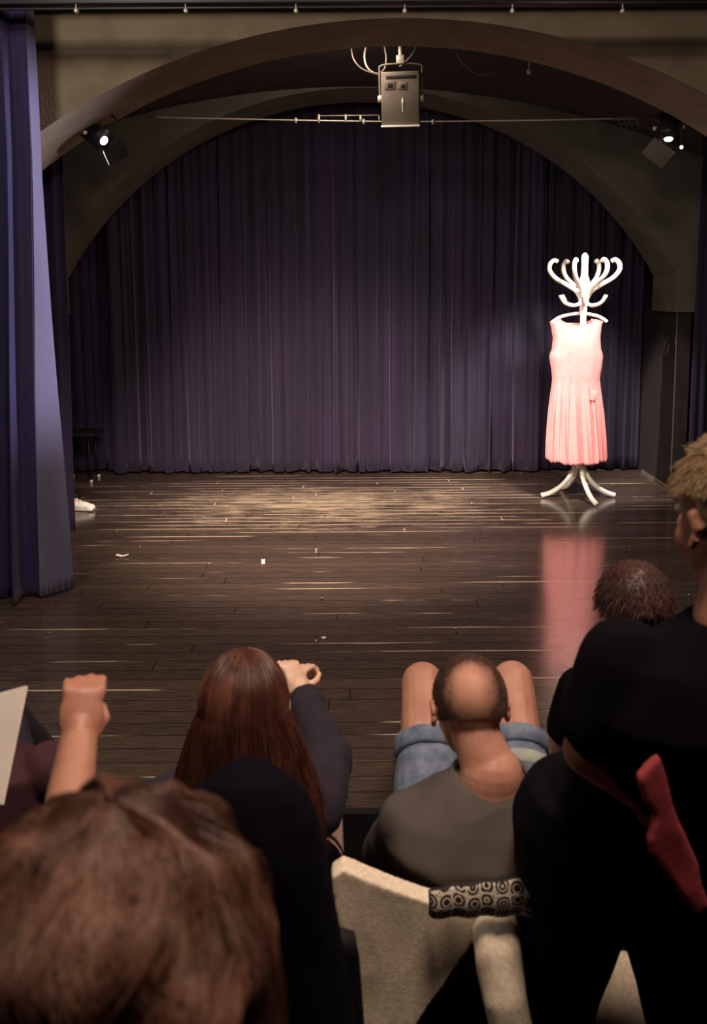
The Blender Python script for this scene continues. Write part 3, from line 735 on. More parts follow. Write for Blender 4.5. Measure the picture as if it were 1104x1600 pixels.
# ---- long-haired woman
def fall_hair(hc, B, n, L_, spread, rad, m, parent, seed, wave=.006, base=True, zend=.4, lift=.006, voxel=.006, back=0.0, azr=2.5, s=1, wf=22):
    rr = random.Random(seed); paths = []
    for i in range(n):
        az = rr.uniform(-azr, azr); ph0 = rr.uniform(.02, .5); lf = rr.uniform(.0, lift)
        ln = L_ * rr.uniform(.78, 1.05); pts_ = []; ph = ph0
        for k in range(9): 
            ph = ph0 + (1.72 - ph0) * k / 8
            if abs(az) > 1.9 and ph > 1.2 + .5: pass
            pts_.append(scalp_point(hc, B, az, ph, lift=lf, s=s))
        p = pts_[-1].copy(); out = (B @ Vector((math.sin(az), -math.cos(az), 0))); out.z = 0; out.normalize()
        w0 = rr.uniform(0, 6); clump = rr.uniform(-1, 1)
        steps = 13
        for k in range(1, steps + 1):
            f = k / steps
            p = pts_[8] + Vector((0, 0, -ln * f)) + Vector((out.x * spread * f ** .8, out.y * (spread * .35 - back) * f, 0)) \
                + Vector((math.sin(w0 + f * wf * .3) * wave * f, math.cos(w0 + f * wf * .25) * wave * f, 0)) + Vector((clump * .012 * f, 0, 0))
            pts_.append(p)
        paths.append(pts_)
    st = strands(paths, rad)
    if base:
        bm = bmesh.new()
        def q(x, y, z): return hc + B @ (Vector((x, y, z)) * s)
        ell(bm, q(0, -.014, .018), (.093 * s, .102 * s, .102 * s), B, 24)
        c0 = hc + (B @ Vector((0, -.03, 0))) * s
        rings = []
        for f in np.linspace(0, 1, 6):
            rings.append((c0 + Vector((0, -.01 * f - back * f * .3, -(.0 + (L_ * .80 + .03) * f))), (.089 * s + spread * .75 * f ** .8), .062 * s + .012 * f, 0))
        loft(bm, rings, 28)
        # keep the face free
        b = remesh(bm, voxel, 4)
        return obj('hair', merge(b, st), m, parent)
    return obj('hair', (st[0], [], st[1]), m, parent)

def make_woman():
    hc = P(382, 1112, zc=1.82); B = basis((.05, .95, -.22))
    t = thing('person', 'person with long auburn hair and dark top, seated with raised clasped hands', 'person', (-.24, 1.88, .02))
    nb = hc + vec(-.01, -.015, -.15); shc = nb + vec(-.02, .03, -.08); pel = vec(-.25, 1.90, .16)
    sL, sR = shc + vec(-.165, 0, .01), shc + vec(.17, .02, .0)
    eR = P(514, 1186, zc=2.02); wR = P(474, 1082, zc=2.20)
    eL = P(405, 1190, zc=2.08); wL = P(448, 1090, zc=2.22)
    kL, kR = vec(-.28, 2.38, .36), P(500, 1205, Y=2.32)
    hipL, hipR = pel + vec(-.09, .03, -.01), P(478, 1400, Y=1.80)
    bm = bmesh.new(); head_parts(bm, hc, B, .97, nb)
    loft(bm, [(nb + vec(0, .01, -.03), .06, .05, 0), (shc, .155, .08, 0), (mid(shc, pel), .13, .09, 0), (pel, .15, .10, 0), (pel + vec(0, 0, -.08), .12, .09, 0)])
    chain(bm, [sR, eR, wR], [.042, .034, .024]); chain(bm, [sL, eL, wL], [.042, .033, .022])
    for h, kn in ((hipL, kL), (hipR, kR)):
        f = vec(kn.x, kn.y + .28, .09); chain(bm, [h, mid(h, kn), kn, f], [.085, .072, .052, .032]); cap(bm, f, f + vec(0, .12, -.06), .032, .028)
    hand_parts(bm, wR, basis((-.35, .35, .55), (.7, -.5, .6)), -1, 1.05, .85)
    hand_parts(bm, wL, basis((.25, .45, .5), (-.6, -.5, .6)), 1, .9, .85)
    obj('body', remesh(bm, .0045, 4), 'skin_pale', t); eyes(hc, B, t)
    bm = bmesh.new()
    loft(bm, [(nb + vec(0, .01, -.045), .085, .06, 0), (shc + vec(0, 0, .02), .165, .095, 0), (shc + vec(0, -.01, -.06), .185, .12, 0), (mid(shc, pel), .165, .125, 0), (pel + vec(0, 0, .0), .165, .125, 0)], 40)
    chain(bm, [sR, eR, mid(eR, wR, .90)], [.060, .053, .036]); chain(bm, [sL, eL], [.060, .050])
    chain(bm, [eL, mid(eL, wL, .15)], [.050, .044])
    ell(bm, mid(eR, wR, .78), (.042, .042, .042))
    obj('dark_top', remesh(bm, .006, 6, folds=.007, fscale=14, seed=4), 'navy_cloth', t)
    bm = bmesh.new(); loft(bm, [(pel + vec(0, 0, .05), .165, .12, 0), (pel, .175, .13, 0), (pel + vec(0, .02, -.09), .16, .13, 0)])
    for h, kn in ((hipL, kL), (hipR, kR)): chain(bm, [h, mid(h, kn, .12)], [.095, .090])
    obj('shorts', remesh(bm, .007, 4), 'black_cloth', t)
    d = (kR - hipR).normalized(); a = mid(hipR, kR, .22); rr_ = .082
    bm = bmesh.new(); tube(bm, [a, a + d * .002, a + d * .012, a + d * .014], [rr_ - .004, rr_, rr_ - .001, rr_ - .006], 28); obj('black_band', bm, 'trim_black', t)
    fall_hair(hc, B, 3600, .30, .075, .0007, 'auburn', t, 3, wave=.010, lift=.010, back=.03)
    return t
make_woman()


# ---- standing person at the right
def make_standing():
    hc = P(1150, 812, zc=1.36); B = basis((-.35, .92, -.12))
    pel = vec(.492, 1.55, .52); nb = hc + vec(.0, -.02, -.15); shc = nb + vec(-.01, .02, -.08)
    t = thing('person', 'person with short blond hair in black clothes standing at the right edge', 'person', (.5, 1.55, -.4))
    sL, sR = shc + vec(-.150, .0, .0), shc + vec(.19, -.02, .0)
    eL = P(918, 1172, zc=1.42); wL = P(996, 1240, zc=1.42)
    eR = sR + vec(.10, -.05, -.28); wR = eR + vec(-.05, .2, -.12)
    hl, hr = pel + vec(-.078, 0, -.035), pel + vec(.077, .0, -.035)
    kl, kr = vec(hl.x - .05, 1.57, .02), vec(hr.x + .10, 1.60, .02); al, ar = vec(kl.x - .02, 1.53, -.32), vec(kr.x + .02, 1.56, -.32)
    bm = bmesh.new(); head_parts(bm, hc, B, 1.03, nb)
    loft(bm, [(nb + vec(0, .01, -.03), .07, .06, 0), (shc, .175, .09, 0), (mid(shc, pel), .15, .10, 0), (pel, .14, .10, 0), (pel + vec(0, 0, -.03), .12, .09, 0)])
    chain(bm, [sL, eL, wL], [.048, .040, .027]); chain(bm, [sR, eR, wR], [.048, .038, .027])
    for h, kn, a in ((hl, kl, al), (hr, kr, ar)): chain(bm, [h, kn, a], [.08, .055, .038]); cap(bm, a, a + vec(0, .12, -.05), .036, .03)
    hand_parts(bm, wL, basis(wL - eL, (.0, -.9, .3)), -1, 1.0, .85); hand_parts(bm, wR, basis(wR - eR), 1, .5)
    obj('body', remesh(bm, .005, 4), 'skin_dim', t); eyes(hc, B, t)
    bm = bmesh.new()
    loft(bm, [(nb + vec(0, .01, .0), .072, .068, 0), (nb + vec(0, .01, -.035), .12, .085, 0), (shc + vec(0, 0, .02), .185, .11, 0), (shc + vec(0, -.01, -.07), .20, .13, 0), (mid(shc, pel) + vec(.02, 0, 0), .185, .135, 0), (pel + vec(.0, -.07, .16), .18, .14, 0), (pel + vec(0, -.03, .06), .185, .15, 0)], 40)
    chain(bm, [sL, mid(sL, eL, .62)], [.072, .066]); chain(bm, [sR, mid(sR, eR, .8)], [.070, .062])
    obj('black_t_shirt', remesh(bm, .007, 6, folds=.006, fscale=9, seed=6), 'black_shirt', t)
    bm = bmesh.new()
    loft(bm, [(pel + vec(-.01, -.075, .20), .175, .135, 0), (pel + vec(-.01, -.04, .12), .195, .165, 0), (pel + vec(0, -.02, 0), .195, .165, 0), (pel + vec(0, 0, -.04), .16, .13, 0)], 40)
    for h, kn, a in ((hl, kl, al), (hr, kr, ar)): chain(bm, [h + vec(0, -.01, 0), mid(h, kn), kn, a], [.099, .074, .066, .062])
    obj('black_trousers', remesh(bm, .007, 6, folds=.006, fscale=8, seed=8), 'black_cloth', t)
    for a in (al, ar): shoe('shoe', vec(a.x, a.y, -.4), basis((0, 1, 0)), t, 'chair_black')
    # short hair
    rr = random.Random(5); paths = []
    bm = bmesh.new(); ell(bm, hc + B @ vec(0, -.016, .032) * 1.03, (.084, .100, .098), B, 28)
    ell(bm, hc + B @ vec(0, -.05, .0), (.075, .062, .075), B, 24)
    base = remesh(bm, .005, 3, folds=.003, fscale=30)
    for i in range(4500):
        az = rr.uniform(-2.0, 2.0) if rr.random() < .75 else rr.uniform(-3.14, 3.14); ph = math.acos(1 - rr.random() * (1.25 if abs(az) < 1.2 else .75))
        p0 = scalp_point(hc, B, az, ph, (.086, .104, .101), s=1.0, off=(0, -.016, .032)); ctr = hc + B @ vec(0, -.016, .032)
        n_ = (p0 - ctr).normalized(); fl = Vector((rr.uniform(-.4, .4), rr.uniform(-.2, .5), -.35 - .5 * (ph > .8))); ln = rr.uniform(.012, .032)
        paths.append([p0, p0 + (n_ * .5 + fl * .5) * ln * .5, p0 + (n_ * .6 + fl) * ln])
    obj('hair', merge(base, strands(paths, .0007)), 'blond', t)
make_standing()

# ---- small dark-haired head beyond the standing person
def make_front_right():
    hc = P(990, 950, zc=2.08); B = basis((.25, .93, -.25))
    t = thing('person', 'person with short dark brown hair mostly hidden beyond the standing person', 'person', (.66, 1.95, .02))
    nb = hc + vec(0, -.01, -.13); shc = nb + vec(.01, .02, -.07); pel = vec(.70, 2.10, .15)
    bm = bmesh.new(); head_parts(bm, hc, B, .86, nb)
    loft(bm, [(nb + vec(0, .01, -.03), .05, .045, 0), (shc, .12, .07, 0), (mid(shc, pel), .11, .08, 0), (pel, .12, .09, 0), (pel + vec(0, 0, -.07), .10, .08, 0)])
    for s_ in (-1, 1):
        sh = shc + vec(s_ * .13, 0, 0); e = sh + vec(s_ * .02, .08, -.2); w_ = vec(pel.x + s_ * .09, 2.3, .28)
        chain(bm, [sh, e, w_], [.036, .03, .022]); hand_parts(bm, w_, basis((0, 1, 0)), -s_, .4, .8)
        kn = vec(pel.x + s_ * .09, 2.38, .30); f = vec(kn.x, 2.66, .07); chain(bm, [pel + vec(s_ * .07, .03, 0), kn, f], [.065, .045, .03]); cap(bm, f, f + vec(0, .1, -.04), .03, .025)
    obj('body', remesh(bm, .005, 4), 'skin_dim', t); eyes(hc, B, t, .86)
    bm = bmesh.new(); loft(bm, [(nb + vec(0, .01, -.04), .065, .055, 0), (shc, .15, .09, 0), (mid(shc, pel), .135, .10, 0), (pel + vec(0, 0, -.05), .14, .11, 0)], 32)
    for s_ in (-1, 1): sh = shc + vec(s_ * .13, 0, 0); cap(bm, sh, sh + vec(s_ * .015, .05, -.12), .05, .046)
    obj('dark_top', remesh(bm, .007, 5, folds=.005), 'black_shirt', t)
    bm = bmesh.new(); ell(bm, hc + B @ vec(0, -.018, .026) * .86, (.078, .094, .088), B, 24); ell(bm, hc + B @ vec(0, -.045, -.015) * .86, (.066, .052, .062), B, 20)
    base = remesh(bm, .005, 3, folds=.003, fscale=30); rr = random.Random(9); paths = []
    for i in range(2500):
        az = rr.uniform(-2.2, 2.2); ph = math.acos(1 - rr.random() * 1.25); ctr = hc + B @ vec(0, -.018, .026) * .86
        p0 = scalp_point(hc, B, az, ph, (.079, .095, .089), s=1, off=(0, -.0155, .0224)); n_ = (p0 - ctr).normalized(); ln = rr.uniform(.01, .028)
        fl = Vector((rr.uniform(-.4, .4), -.1, -.7)); paths.append([p0, p0 + (n_ * .5 + fl * .5) * ln * .5, p0 + (n_ * .4 + fl) * ln])
    obj('hair', merge(base, strands(paths, .0007)), 'dark_hair', t)
make_front_right()

# ---- person right in front of the camera, with a raised arm
def make_near():
    hc = P(184, 1540, zc=.645); B = basis((.05, .98, -.12))
    t = thing('person', 'person with tousled brown hair closest to the camera, raising one bare arm', 'person', (-.18, .55, -.05))
    nb = hc + vec(0, -.02, -.15); shc = nb + vec(0, .02, -.08); pel = shc + vec(0, 0, -.45)
    sR = shc + vec(.17, .0, 0); sL = shc + vec(-.17, .02, 0)
    eL = P(84, 1420, zc=1.02); wL = P(122, 1160, zc=1.22); 
    bm = bmesh.new(); head_parts(bm, hc, B, 1, nb)
    loft(bm, [(nb + vec(0, .01, -.03), .06, .055, 0), (shc, .16, .08, 0), (mid(shc, pel), .14, .09, 0), (pel, .155, .10, 0), (pel + vec(0, 0, -.08), .12, .09, 0)])
    chain(bm, [sL, eL, mid(eL, wL, .35), wL], [.045, .038, .034, .026])
    eR = sR + vec(.04, .03, -.28); wR = eR + vec(-.06, .22, 0); chain(bm, [sR, eR, wR], [.045, .036, .026])
    d = (P(134, 1050, zc=1.26) - wL); hand_parts(bm, wL, basis(d, (.25, -.95, .0)), 1, 1.0, .80, .0); hand_parts(bm, wR, basis((0, 1, 0)), -1, .5)
    for s_ in (-1, 1):
        h = pel + vec(s_ * .09, .02, 0); kn = vec(h.x, h.y + .36, pel.z - .0); f = vec(kn.x, kn.y + .02, .04); chain(bm, [h, kn, f], [.08, .055, .036]); cap(bm, f, f + vec(0, .1, -.03), .034, .03)
    obj('body', remesh(bm, .0045, 4), 'skin_dim', t); eyes(hc, B, t)
    bm = bmesh.new()
    loft(bm, [(nb + vec(0, .01, -.04), .08, .065, 0), (shc + vec(0, 0, .02), .16, .095, 0), (shc + vec(0, 0, -.07), .19, .12, 0), (mid(shc, pel), .17, .125, 0), (pel + vec(0, 0, -.05), .18, .14, 0)], 36)
    chain(bm, [sL, mid(sL, eL, .45)], [.06, .055]); chain(bm, [sR, mid(sR, eR, .5)], [.06, .055])
    obj('dark_top', remesh(bm, .007, 5, folds=.006), 'black_shirt', t)
    bm = bmesh.new(); loft(bm, [(pel + vec(0, 0, .03), .17, .125, 0), (pel + vec(0, .02, -.09), .165, .13, 0)])
    for s_ in (-1, 1):
        h = pel + vec(s_ * .09, .02, 0); kn = vec(h.x, h.y + .36, pel.z); f = vec(kn.x, kn.y + .02, .08); chain(bm, [h, kn, f], [.095, .072, .06])
    obj('trousers', remesh(bm, .008, 4), 'black_cloth', t)
    # tousled hair to the nape
    rr = random.Random(12); paths = []
    ctr = hc + B @ vec(0, -.014, .022)
    def bump_r(d): return 1 + .05 * noise.noise(d * 3.1) + .035 * noise.noise(d * 7 + Vector((3, 1, 2)))
    bm = bmesh.new(); ell(bm, ctr, (.097, .108, .103), B, 40); ell(bm, ctr + vec(-.0, -.03, -.06), (.090, .075, .10), B, 30); ell(bm, ctr + vec(0, -.035, -.13), (.075, .05, .06), B, 24)
    base = remesh(bm, .004, 3, folds=.005, fscale=13, seed=3)
    for i in range(9000):
        az = rr.uniform(-3.1, 3.1); ph = .02 + rr.random() ** .7 * 1.3; pts_ = []
        lf = rr.uniform(.0, .007); sw = rr.uniform(-.2, .2); ln = rr.uniform(.6, 1.15); cl = noise.noise(Vector((az * 1.6, ph * 1.2, 0))) * .9
        for k in range(12):
            f = k / 11; a2 = az + (sw * .25 + cl) * f + .10 * math.sin(f * 5 + az * 7); p2 = ph + ln * f
            if p2 < 1.6: p = scalp_point(hc, B, a2, p2, (.097, .108, .104), lift=lf * (1 - abs(f - .5)) + .009 + .015 * noise.noise(Vector((math.sin(a2) * math.sin(p2) * 3.2, math.cos(a2) * math.sin(p2) * 3.2, math.cos(p2) * 3.2 + 5))) + .004 * math.sin(f * 6 + az * 5 + 3 * cl))
            else:
                p = pts_[-1] + Vector((.002 * math.sin(az), 0, -.014)) + Vector((rr.uniform(-1, 1) * .001, 0, 0))
            pts_.append(p)
        paths.append(pts_)
    obj('hair', merge(base, strands(paths, .0004)), 'brown_hair', t)
make_near()

# ---- left edge: seated person in maroon (mostly outside the frame) with a white board
def make_left():
    t = thing('person', 'person in a dark maroon top at the left edge, mostly out of frame', 'person', (-.80, 1.9, .02))
    pel = vec(-.86, 1.92, .16); shc = pel + vec(.0, -.02, .36); nb = shc + vec(0, 0, .09); hc = nb + vec(-.06, .03, .14); B = basis((-.2, 1, -.1))
    bm = bmesh.new(); head_parts(bm, hc, B, 1, nb)
    loft(bm, [(nb + vec(0, .01, -.03), .06, .05, 0), (shc, .15, .08, 0), (mid(shc, pel), .13, .09, 0), (pel, .15, .10, 0), (pel + vec(0, 0, -.08), .12, .09, 0)])
    for s_ in (-1, 1):
        sh = shc + vec(s_ * .165, 0, 0); e = sh + vec(s_ * .03, .12, -.22); w_ = pel + vec(-.16 + s_ * .07, .38, .10)
        chain(bm, [sh, e, w_], [.042, .034, .024]); hand_parts(bm, w_, basis((-s_ * .3, 1, .1), (0, 0, 1)), -s_, .4)
        h = pel + vec(s_ * .09, .03, 0); kn = vec(h.x - .27 + s_ * .02, 2.40, .40); f = vec(kn.x, 2.72, .08); chain(bm, [h, kn, f], [.08, .055, .034]); cap(bm, f, f + vec(0, .1, -.04), .034, .03)
    obj('body', remesh(bm, .005, 4), 'skin_dim', t); eyes(hc, B, t)
    bm = bmesh.new(); loft(bm, [(nb + vec(0, .01, -.04), .075, .06, 0), (shc + vec(0, 0, .01), .17, .10, 0), (mid(shc, pel), .17, .125, 0), (pel + vec(0, 0, -.05), .175, .135, 0)], 36)
    for s_ in (-1, 1):
        sh = shc + vec(s_ * .165, 0, 0); e = sh + vec(s_ * .03, .12, -.22); w_ = pel + vec(-.16 + s_ * .07, .38, .10); chain(bm, [sh, e, mid(e, w_, .85)], [.062, .054, .042])
    obj('maroon_top', remesh(bm, .007, 5, folds=.006), 'maroon', t)
    bm = bmesh.new(); loft(bm, [(pel + vec(0, 0, .03), .16, .12, 0), (pel + vec(0, .02, -.09), .16, .13, 0)])
    for s_ in (-1, 1):
        h = pel + vec(s_ * .09, .03, 0); kn = vec(h.x - .27 + s_ * .02, 2.40, .40); f = vec(kn.x, 2.70, .12); chain(bm, [h, kn, f], [.095, .075, .06])
    obj('navy_trousers', remesh(bm, .007, 4, folds=.004), 'navy_cloth', t)
    bm = bmesh.new(); ell(bm, hc + B @ vec(0, -.018, .028), (.088, .106, .10), B, 24); ell(bm, hc + B @ vec(0, -.045, -.03), (.08, .06, .09), B, 20)
    obj('hair', remesh(bm, .006, 3, folds=.004, fscale=26), 'black_hair', t)
make_left()
a = P(42, 1072, zc=1.62); b = P(4, 1257, zc=1.50); c = P(-190, 1135, zc=1.72)
bm = bmesh.new(); d = (b - a) + (c - a); vsx = [a, b, b + (c - a), c]
bm.faces.new([bm.verts.new(p) for p in vsx])
o = solid(obj('programme_board', bm, 'white_board', smooth=False), .006)
tag(o, 'white programme board with pale edge held upright at the left edge of the frame', 'board')

# ---- performer waiting behind the wing curtain
def make_performer():
    fx = P(137, 797, Z=0); x0 = P(119, 797, Z=0).x - .035
    t = thing('person', 'person behind the left wing curtain, only a white laced shoe showing', 'person', (x0, fx.y, 0))
    B = basis((1, -.12, 0)); ft = vec(x0, fx.y, 0)
    pel = vec(x0 - .30, fx.y + .14, .92); hc = pel + vec(.02, 0, .72); Bh = basis((1, -.1, 0)); nb = hc + vec(-.02, 0, -.15); shc = nb + vec(0, 0, -.08)
    f2 = vec(x0 - .22, fx.y + .38, 0)
    bm = bmesh.new(); head_parts(bm, hc, Bh, 1, nb)
    loft(bm, [(nb, .05, .06, 0), (shc, .08, .16, 0), (mid(shc, pel), .09, .14, 0), (pel, .10, .15, 0), (pel + vec(0, 0, -.1), .09, .12, 0)])
    for s_, f in ((-1, ft), (1, f2)):
        h = pel + vec(0, s_ * .09, -.03); kn = mid(h, f + vec(0, 0, .09)) + vec(.03, 0, 0); chain(bm, [h, kn, f + vec(-.03, 0, .09)], [.08, .055, .036])
        cap(bm, f + vec(-.03, 0, .07), f + vec(.1, 0, .03), .035, .028)
        sh = shc + vec(0, s_ * .17, 0); e = sh + vec(-.03, s_ * .04, -.28); w_ = e + vec(.05, 0, -.25); chain(bm, [sh, e, w_], [.042, .034, .025]); hand_parts(bm, w_, basis((.1, 0, -1), (0, s_, 0)), s_, .4)
    obj('body', remesh(bm, .006, 3), 'skin_pale', t)
    eyes(hc, Bh, t)
    bm = bmesh.new(); loft(bm, [(nb + vec(0, 0, -.03), .07, .08, 0), (shc, .11, .19, 0), (pel + vec(0, 0, .03), .12, .17, 0)])
    for s_ in (-1, 1): sh = shc + vec(0, s_ * .17, 0); e = sh + vec(-.03, s_ * .04, -.28); w_ = e + vec(.05, 0, -.25); chain(bm, [sh, e, mid(e, w_, .9)], [.06, .05, .04])
    obj('black_top', remesh(bm, .008, 4), 'black_shirt', t)
    bm = bmesh.new(); loft(bm, [(pel + vec(0, 0, .06), .12, .165, 0), (pel + vec(0, 0, -.08), .11, .16, 0)])
    for s_, f in ((-1, ft), (1, f2)):
        h = pel + vec(0, s_ * .09, -.03); kn = mid(h, f + vec(0, 0, .09)) + vec(.03, 0, 0); chain(bm, [h, kn, f + vec(-.035, 0, .14)], [.095, .075, .055])
    obj('black_trousers', remesh(bm, .008, 4), 'black_cloth', t)
    bm = bmesh.new(); ell(bm, hc + Bh @ vec(0, -.018, .028), (.088, .106, .10), Bh, 24); obj('hair', bm, 'dark_hair', t)
    s = shoe('shoe', ft, B, t, 'white_paint'); s['label'] = 'white shoe'
    bm = bmesh.new()
    for i in range(4):
        y = .045 + i * .022; z = .078 - i * .0105
        p0 = ft + B @ vec(-.022, y, z); p1 = ft + B @ vec(0, y, z + .010); p2 = ft + B @ vec(.022, y + .008, z)
        tube(bm, spline([p0, p1, p2], 4), .003, 6)
    obj('laces', bm, 'white_board', s)
    bm = bmesh.new(); box(bm, ft + B @ vec(.0, .05, .006), (.088, .255, .012), B.to_euler(), .005); obj('sole', bm, 'beige_metal', s)
    shoe('shoe', f2, B, t, 'chair_black')
make_performer()
# small bright things in the dark left rear corner
t = thing('folding_stool', 'dark folding stool with pale leg tips in the far left corner by the wing curtain', 'stool', P(128, 748, Z=0))
c = P(131, 752, Z=0)
bm = bmesh.new(); box(bm, c + vec(-.02, .05, .40), (.30, .28, .03), None, .008); obj('seat', bm, 'chair_black', t)
for x, y in ((.08, -.06), (-.14, -.06), (.08, .16), (-.14, .16)):
    bm = bmesh.new(); tube(bm, [c + vec(x, y, 0.01), c + vec(x * .8, y * .8, .39)], .009, 8); l_ = obj('leg', bm, 'chair_black', t)
    bm = bmesh.new(); tube(bm, [c + vec(x, y, 0), c + vec(x, y, .025)], .013, 10); obj('leg_tip', bm, 'white_board', l_)

# ------------------------------------------------------------------ chairs
def make_chair(label, x, y, zf, hb=.42, w_=.40, seat_h=.43, yaw=0, group=None):
    t = thing('chair', label, 'chair', (x, y, zf), group)
    Rz = Matrix.Rotation(yaw, 3, 'Z')
    def q(a, b, c): return Vector((x, y, zf)) + Rz @ Vector((a, b, c))
    bm = bmesh.new(); box(bm, q(0, 0, seat_h - .02), (w_, .40, .04), Euler((0, 0, yaw)), .012); obj('seat', bm, 'chair_black', t)
    bm = bmesh.new()
    pts2 = []
    b2 = bmesh.new()
    def bk(u, v):
        xx = (u - .5) * w_ * (1 - .18 * max(0, v - .6) ** 1); zz = seat_h + .08 + v * (hb - .08)
        return q(xx, -.21 - .05 * v - .02 * math.cos((u - .5) * math.pi), zz - .03 * (abs(u - .5) * 2) ** 3 * (v > .95))
    o = obj('backrest', surf(bk, 14, 10), 'chair_black', t); solid(o, .025)
    bm.free(); b2.free()
    for sx in (-1, 1):
        bm = bmesh.new(); tube(bm, [q(sx * (w_ / 2 - .03), .17, seat_h - .04), q(sx * (w_ / 2 - .02), .19, 0)], .012, 10); obj('leg', bm, 'black_metal', t)
        bm = bmesh.new(); tube(bm, [q(sx * (w_ / 2 - .03), -.17, seat_h - .04), q(sx * (w_ / 2 - .02), -.22, 0)], .012, 10); obj('leg', bm, 'black_metal', t)
        bm = bmesh.new(); tube(bm, [q(sx * (w_ / 2 - .03), -.17, seat_h - .04), q(sx * (w_ / 2 - .05), -.235, seat_h + .12)], .010, 10); obj('back_post', bm, 'black_metal', t)
    return t
g = None
make_chair('black chair under the person in the grey T-shirt', .28, 1.93, -.4, hb=.34, w_=.44)
make_chair('black chair under the long-haired person', -.25, 1.93, -.4, hb=.34)
make_chair('black chair at the far left under the person in maroon', -.83, 1.95, -.4, hb=.34)
make_chair('black chair behind the standing person, under the dark-haired person', .70, 2.13, -.4, hb=.34, seat_h=.41)
make_chair('chair carrying the large black coat, between the near head and the bare-armed sitter', -.16, 1.50, -.4, hb=.62, w_=.34)
make_chair('chair of the near person at lower left', -.18, .57, -.05, hb=.38)

# ---- black coat over the tall chair back
def coat_sections():
    S = []
    for y, x0_, x1_ in ((1192, 362, 418), (1202, 330, 448), (1225, 300, 474), (1260, 282, 492), (1310, 268, 503), (1370, 262, 515), (1440, 255, 527), (1520, 248, 541), (1610, 238, 557), (1720, 225, 570)):
        a_, b_ = P(x0_, y, Y=1.22), P(x1_, y, Y=1.22); S.append(((a_ + b_) / 2, (b_.x - a_.x) / 2))
    return S
S = coat_sections()
bm = bmesh.new(); loft(bm, [(c_ + vec(0, .02 * (i == 0), 0), w_, min(.075, .02 + .014 * i), 0) for i, (c_, w_) in enumerate(S)], 40)
for v in bm.verts: v.co.z -= .012
M_coat = remesh(bm, .006, 4, folds=.006, fscale=10, seed=11)
t = thing('coat', 'large black coat draped over the tall chair back behind the long-haired person', 'coat', (-.16, 1.22, .3))
obj('coat_body', M_coat, 'black_cloth', t)
# ---- beige speckled wool coat over the man's chair back
def poly_cloth(name, outline, Y, m, parent, th=.03, seed=0):
    """cloth panel from an outline in the plane of the chair back, thick and softly creased"""
    pts_ = [P(x, y, Y=Y) for x, y in outline]
    bm = bmesh.new(); f = bm.faces.new([bm.verts.new(p) for p in pts_])
    r = bmesh.ops.extrude_face_region(bm, geom=[f])
    for v in [e for e in r['geom'] if isinstance(e, bmesh.types.BMVert)]: v.co.y += th
    bmesh.ops.triangulate(bm, faces=bm.faces[:])
    return obj(name, remesh(bm, .004, 5, folds=.004, fscale=9, seed=seed), m, parent)
t = thing('wool_coat', 'beige speckled wool coat draped over the back of the chair of the person in grey', 'coat', P(690, 1480, Y=1.58))
poly_cloth('coat_body', [(518, 1372), (536, 1360), (600, 1386), (680, 1414), (750, 1428), (765, 1436), (745, 1460), (700, 1530), (650, 1600), (590, 1700), (555, 1700), (545, 1600), (532, 1480)], 1.56, 'beige_wool', t, .045, 1)
bm = bmesh.new(); ps = [P(772, 1446, Y=1.575), P(779, 1500, Y=1.525), P(791, 1570, Y=1.49), P(806, 1640, Y=1.485), P(815, 1700, Y=1.48)]
chain(bm, ps, [.046, .044, .042, .040, .040], 20); 
for v in bm.verts: v.co.y = 1.54 + (v.co.y - 1.54) * .75
obj('coat_sleeve', remesh(bm, .004, 4, folds=.004, fscale=12, seed=5), 'beige_wool', t)
bm = bmesh.new(); box(bm, P(950, 1550, Y=1.86), (.34, .05, .46), Euler((R(-48), 0, 0)), .015)
o = obj('seat_cushion', bm, 'beige_wool'); tag(o, 'beige speckled cushion seen between the legs of the standing person', 'cushion')

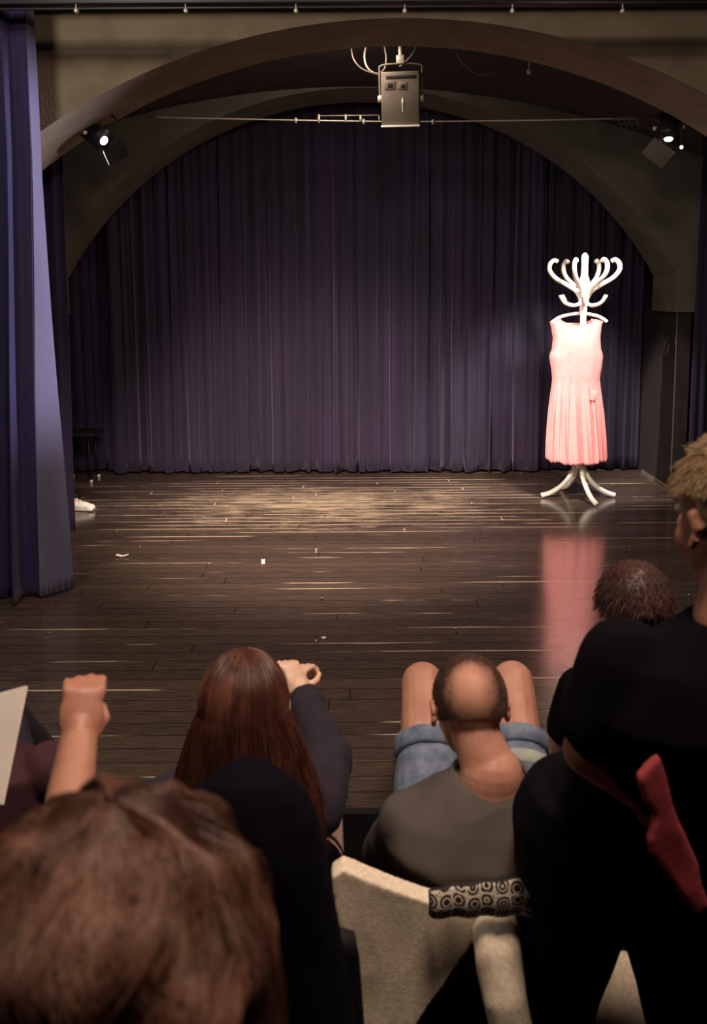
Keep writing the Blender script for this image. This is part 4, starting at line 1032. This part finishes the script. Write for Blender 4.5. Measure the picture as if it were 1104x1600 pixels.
# ---- patterned bag strip
def stubble_mix():
    m = M['stubble']; nt = m.node_tree; N = nt.nodes; L = nt.links; b = N['Principled BSDF']
    src = b.inputs['Base Color'].links[0].from_socket
    a = N.new('ShaderNodeAttribute'); a.attribute_name = 'coverage'
    mx = N.new('ShaderNodeMix'); mx.data_type = 'RGBA'; mx.inputs['A'].default_value = lin((200, 144, 122))
    L.new(a.outputs['Fac'], mx.inputs['Factor']); L.new(src, mx.inputs['B']); L.new(mx.outputs['Result'], b.inputs['Base Color'])
stubble_mix()
def patterned():
    m = bpy.data.materials.new('ornament'); m.use_nodes = True; nt = m.node_tree; N = nt.nodes; L = nt.links; b = N['Principled BSDF']
    tc = N.new('ShaderNodeTexCoord'); mp = N.new('ShaderNodeMapping'); mp.inputs['Scale'].default_value = (38, 0, 38); L.new(tc.outputs['Object'], mp.inputs[0])
    vo = N.new('ShaderNodeTexVoronoi'); vo.inputs['Scale'].default_value = 1.0; vo.feature = 'DISTANCE_TO_EDGE'; vo.inputs['Randomness'].default_value = .25; L.new(mp.outputs[0], vo.inputs[0])
    v2 = N.new('ShaderNodeTexVoronoi'); v2.inputs['Scale'].default_value = 1.0; v2.inputs['Randomness'].default_value = .25; L.new(mp.outputs[0], v2.inputs[0])
    s = N.new('ShaderNodeMath'); s.operation = 'SINE'; k_ = N.new('ShaderNodeMath'); k_.operation = 'MULTIPLY'; k_.inputs[1].default_value = 26; L.new(v2.outputs['Distance'], k_.inputs[0]); L.new(k_.outputs[0], s.inputs[0])
    g1 = N.new('ShaderNodeMath'); g1.operation = 'GREATER_THAN'; g1.inputs[1].default_value = .55; L.new(s.outputs[0], g1.inputs[0])
    g2 = N.new('ShaderNodeMath'); g2.operation = 'LESS_THAN'; g2.inputs[1].default_value = .07; L.new(vo.outputs['Distance'], g2.inputs[0])
    mx = N.new('ShaderNodeMath'); mx.operation = 'MAXIMUM'; L.new(g1.outputs[0], mx.inputs[0]); L.new(g2.outputs[0], mx.inputs[1])
    c_ = N.new('ShaderNodeMix'); c_.data_type = 'RGBA'; c_.inputs['A'].default_value = lin((26, 18, 16)); c_.inputs['B'].default_value = lin((225, 210, 190)); L.new(mx.outputs[0], c_.inputs['Factor'])
    L.new(c_.outputs['Result'], b.inputs['Base Color']); b.inputs['Roughness'].default_value = .8
    return m
M['ornament'] = patterned()
t = thing('patterned_bag', 'black and white patterned cloth bag lying on the beige coat behind the person in grey', 'bag', P(745, 1400, Y=1.50))
YB_ = 1.525
def bagf(u, v):
    xx = 674 + (840 - 674) * u; top = 1390 + (1368 - 1390) * u; bot = 1428 - 6 * math.sin(u * 3.1) * 0 - 4 * u
    yy = top + (bot - top) * v
    p = P(xx, yy, Y=YB_); p.y -= .008 * math.sin(math.pi * v) + .003 * math.sin(u * 22); return p
o = obj('bag_cloth', surf(bagf, 50, 10), 'ornament', t); solid(o, .008, -1)
for v0, nm in ((0, 'bag_hem'), (1, 'bag_hem')):
    bm = bmesh.new(); tube(bm, [Vector(bagf(u, v0)) + vec(0, -.002, 0) for u in np.linspace(0, 1, 24)], .0055, 8); obj(nm, bm, 'trim_black', t)
bm = bmesh.new(); tube(bm, [Vector(bagf(0, v)) for v in np.linspace(0, 1, 6)], .006, 8); obj('bag_edge', bm, 'trim_black', t)

# ---- red garment beside the standing person
o = poly_cloth('red_scarf', [(1031, 1182), (1042, 1215), (1052, 1260), (1060, 1285), (1074, 1315), (1092, 1352), (1097, 1386), (1108, 1418), (1090, 1434), (1066, 1402), (1040, 1366), (1018, 1336), (1014, 1315), (1024, 1276), (1008, 1254), (998, 1218)], 1.19, 'red_cloth', None, .018, 7)
tag(o, 'crumpled red scarf held behind the back of the standing person', 'scarf')
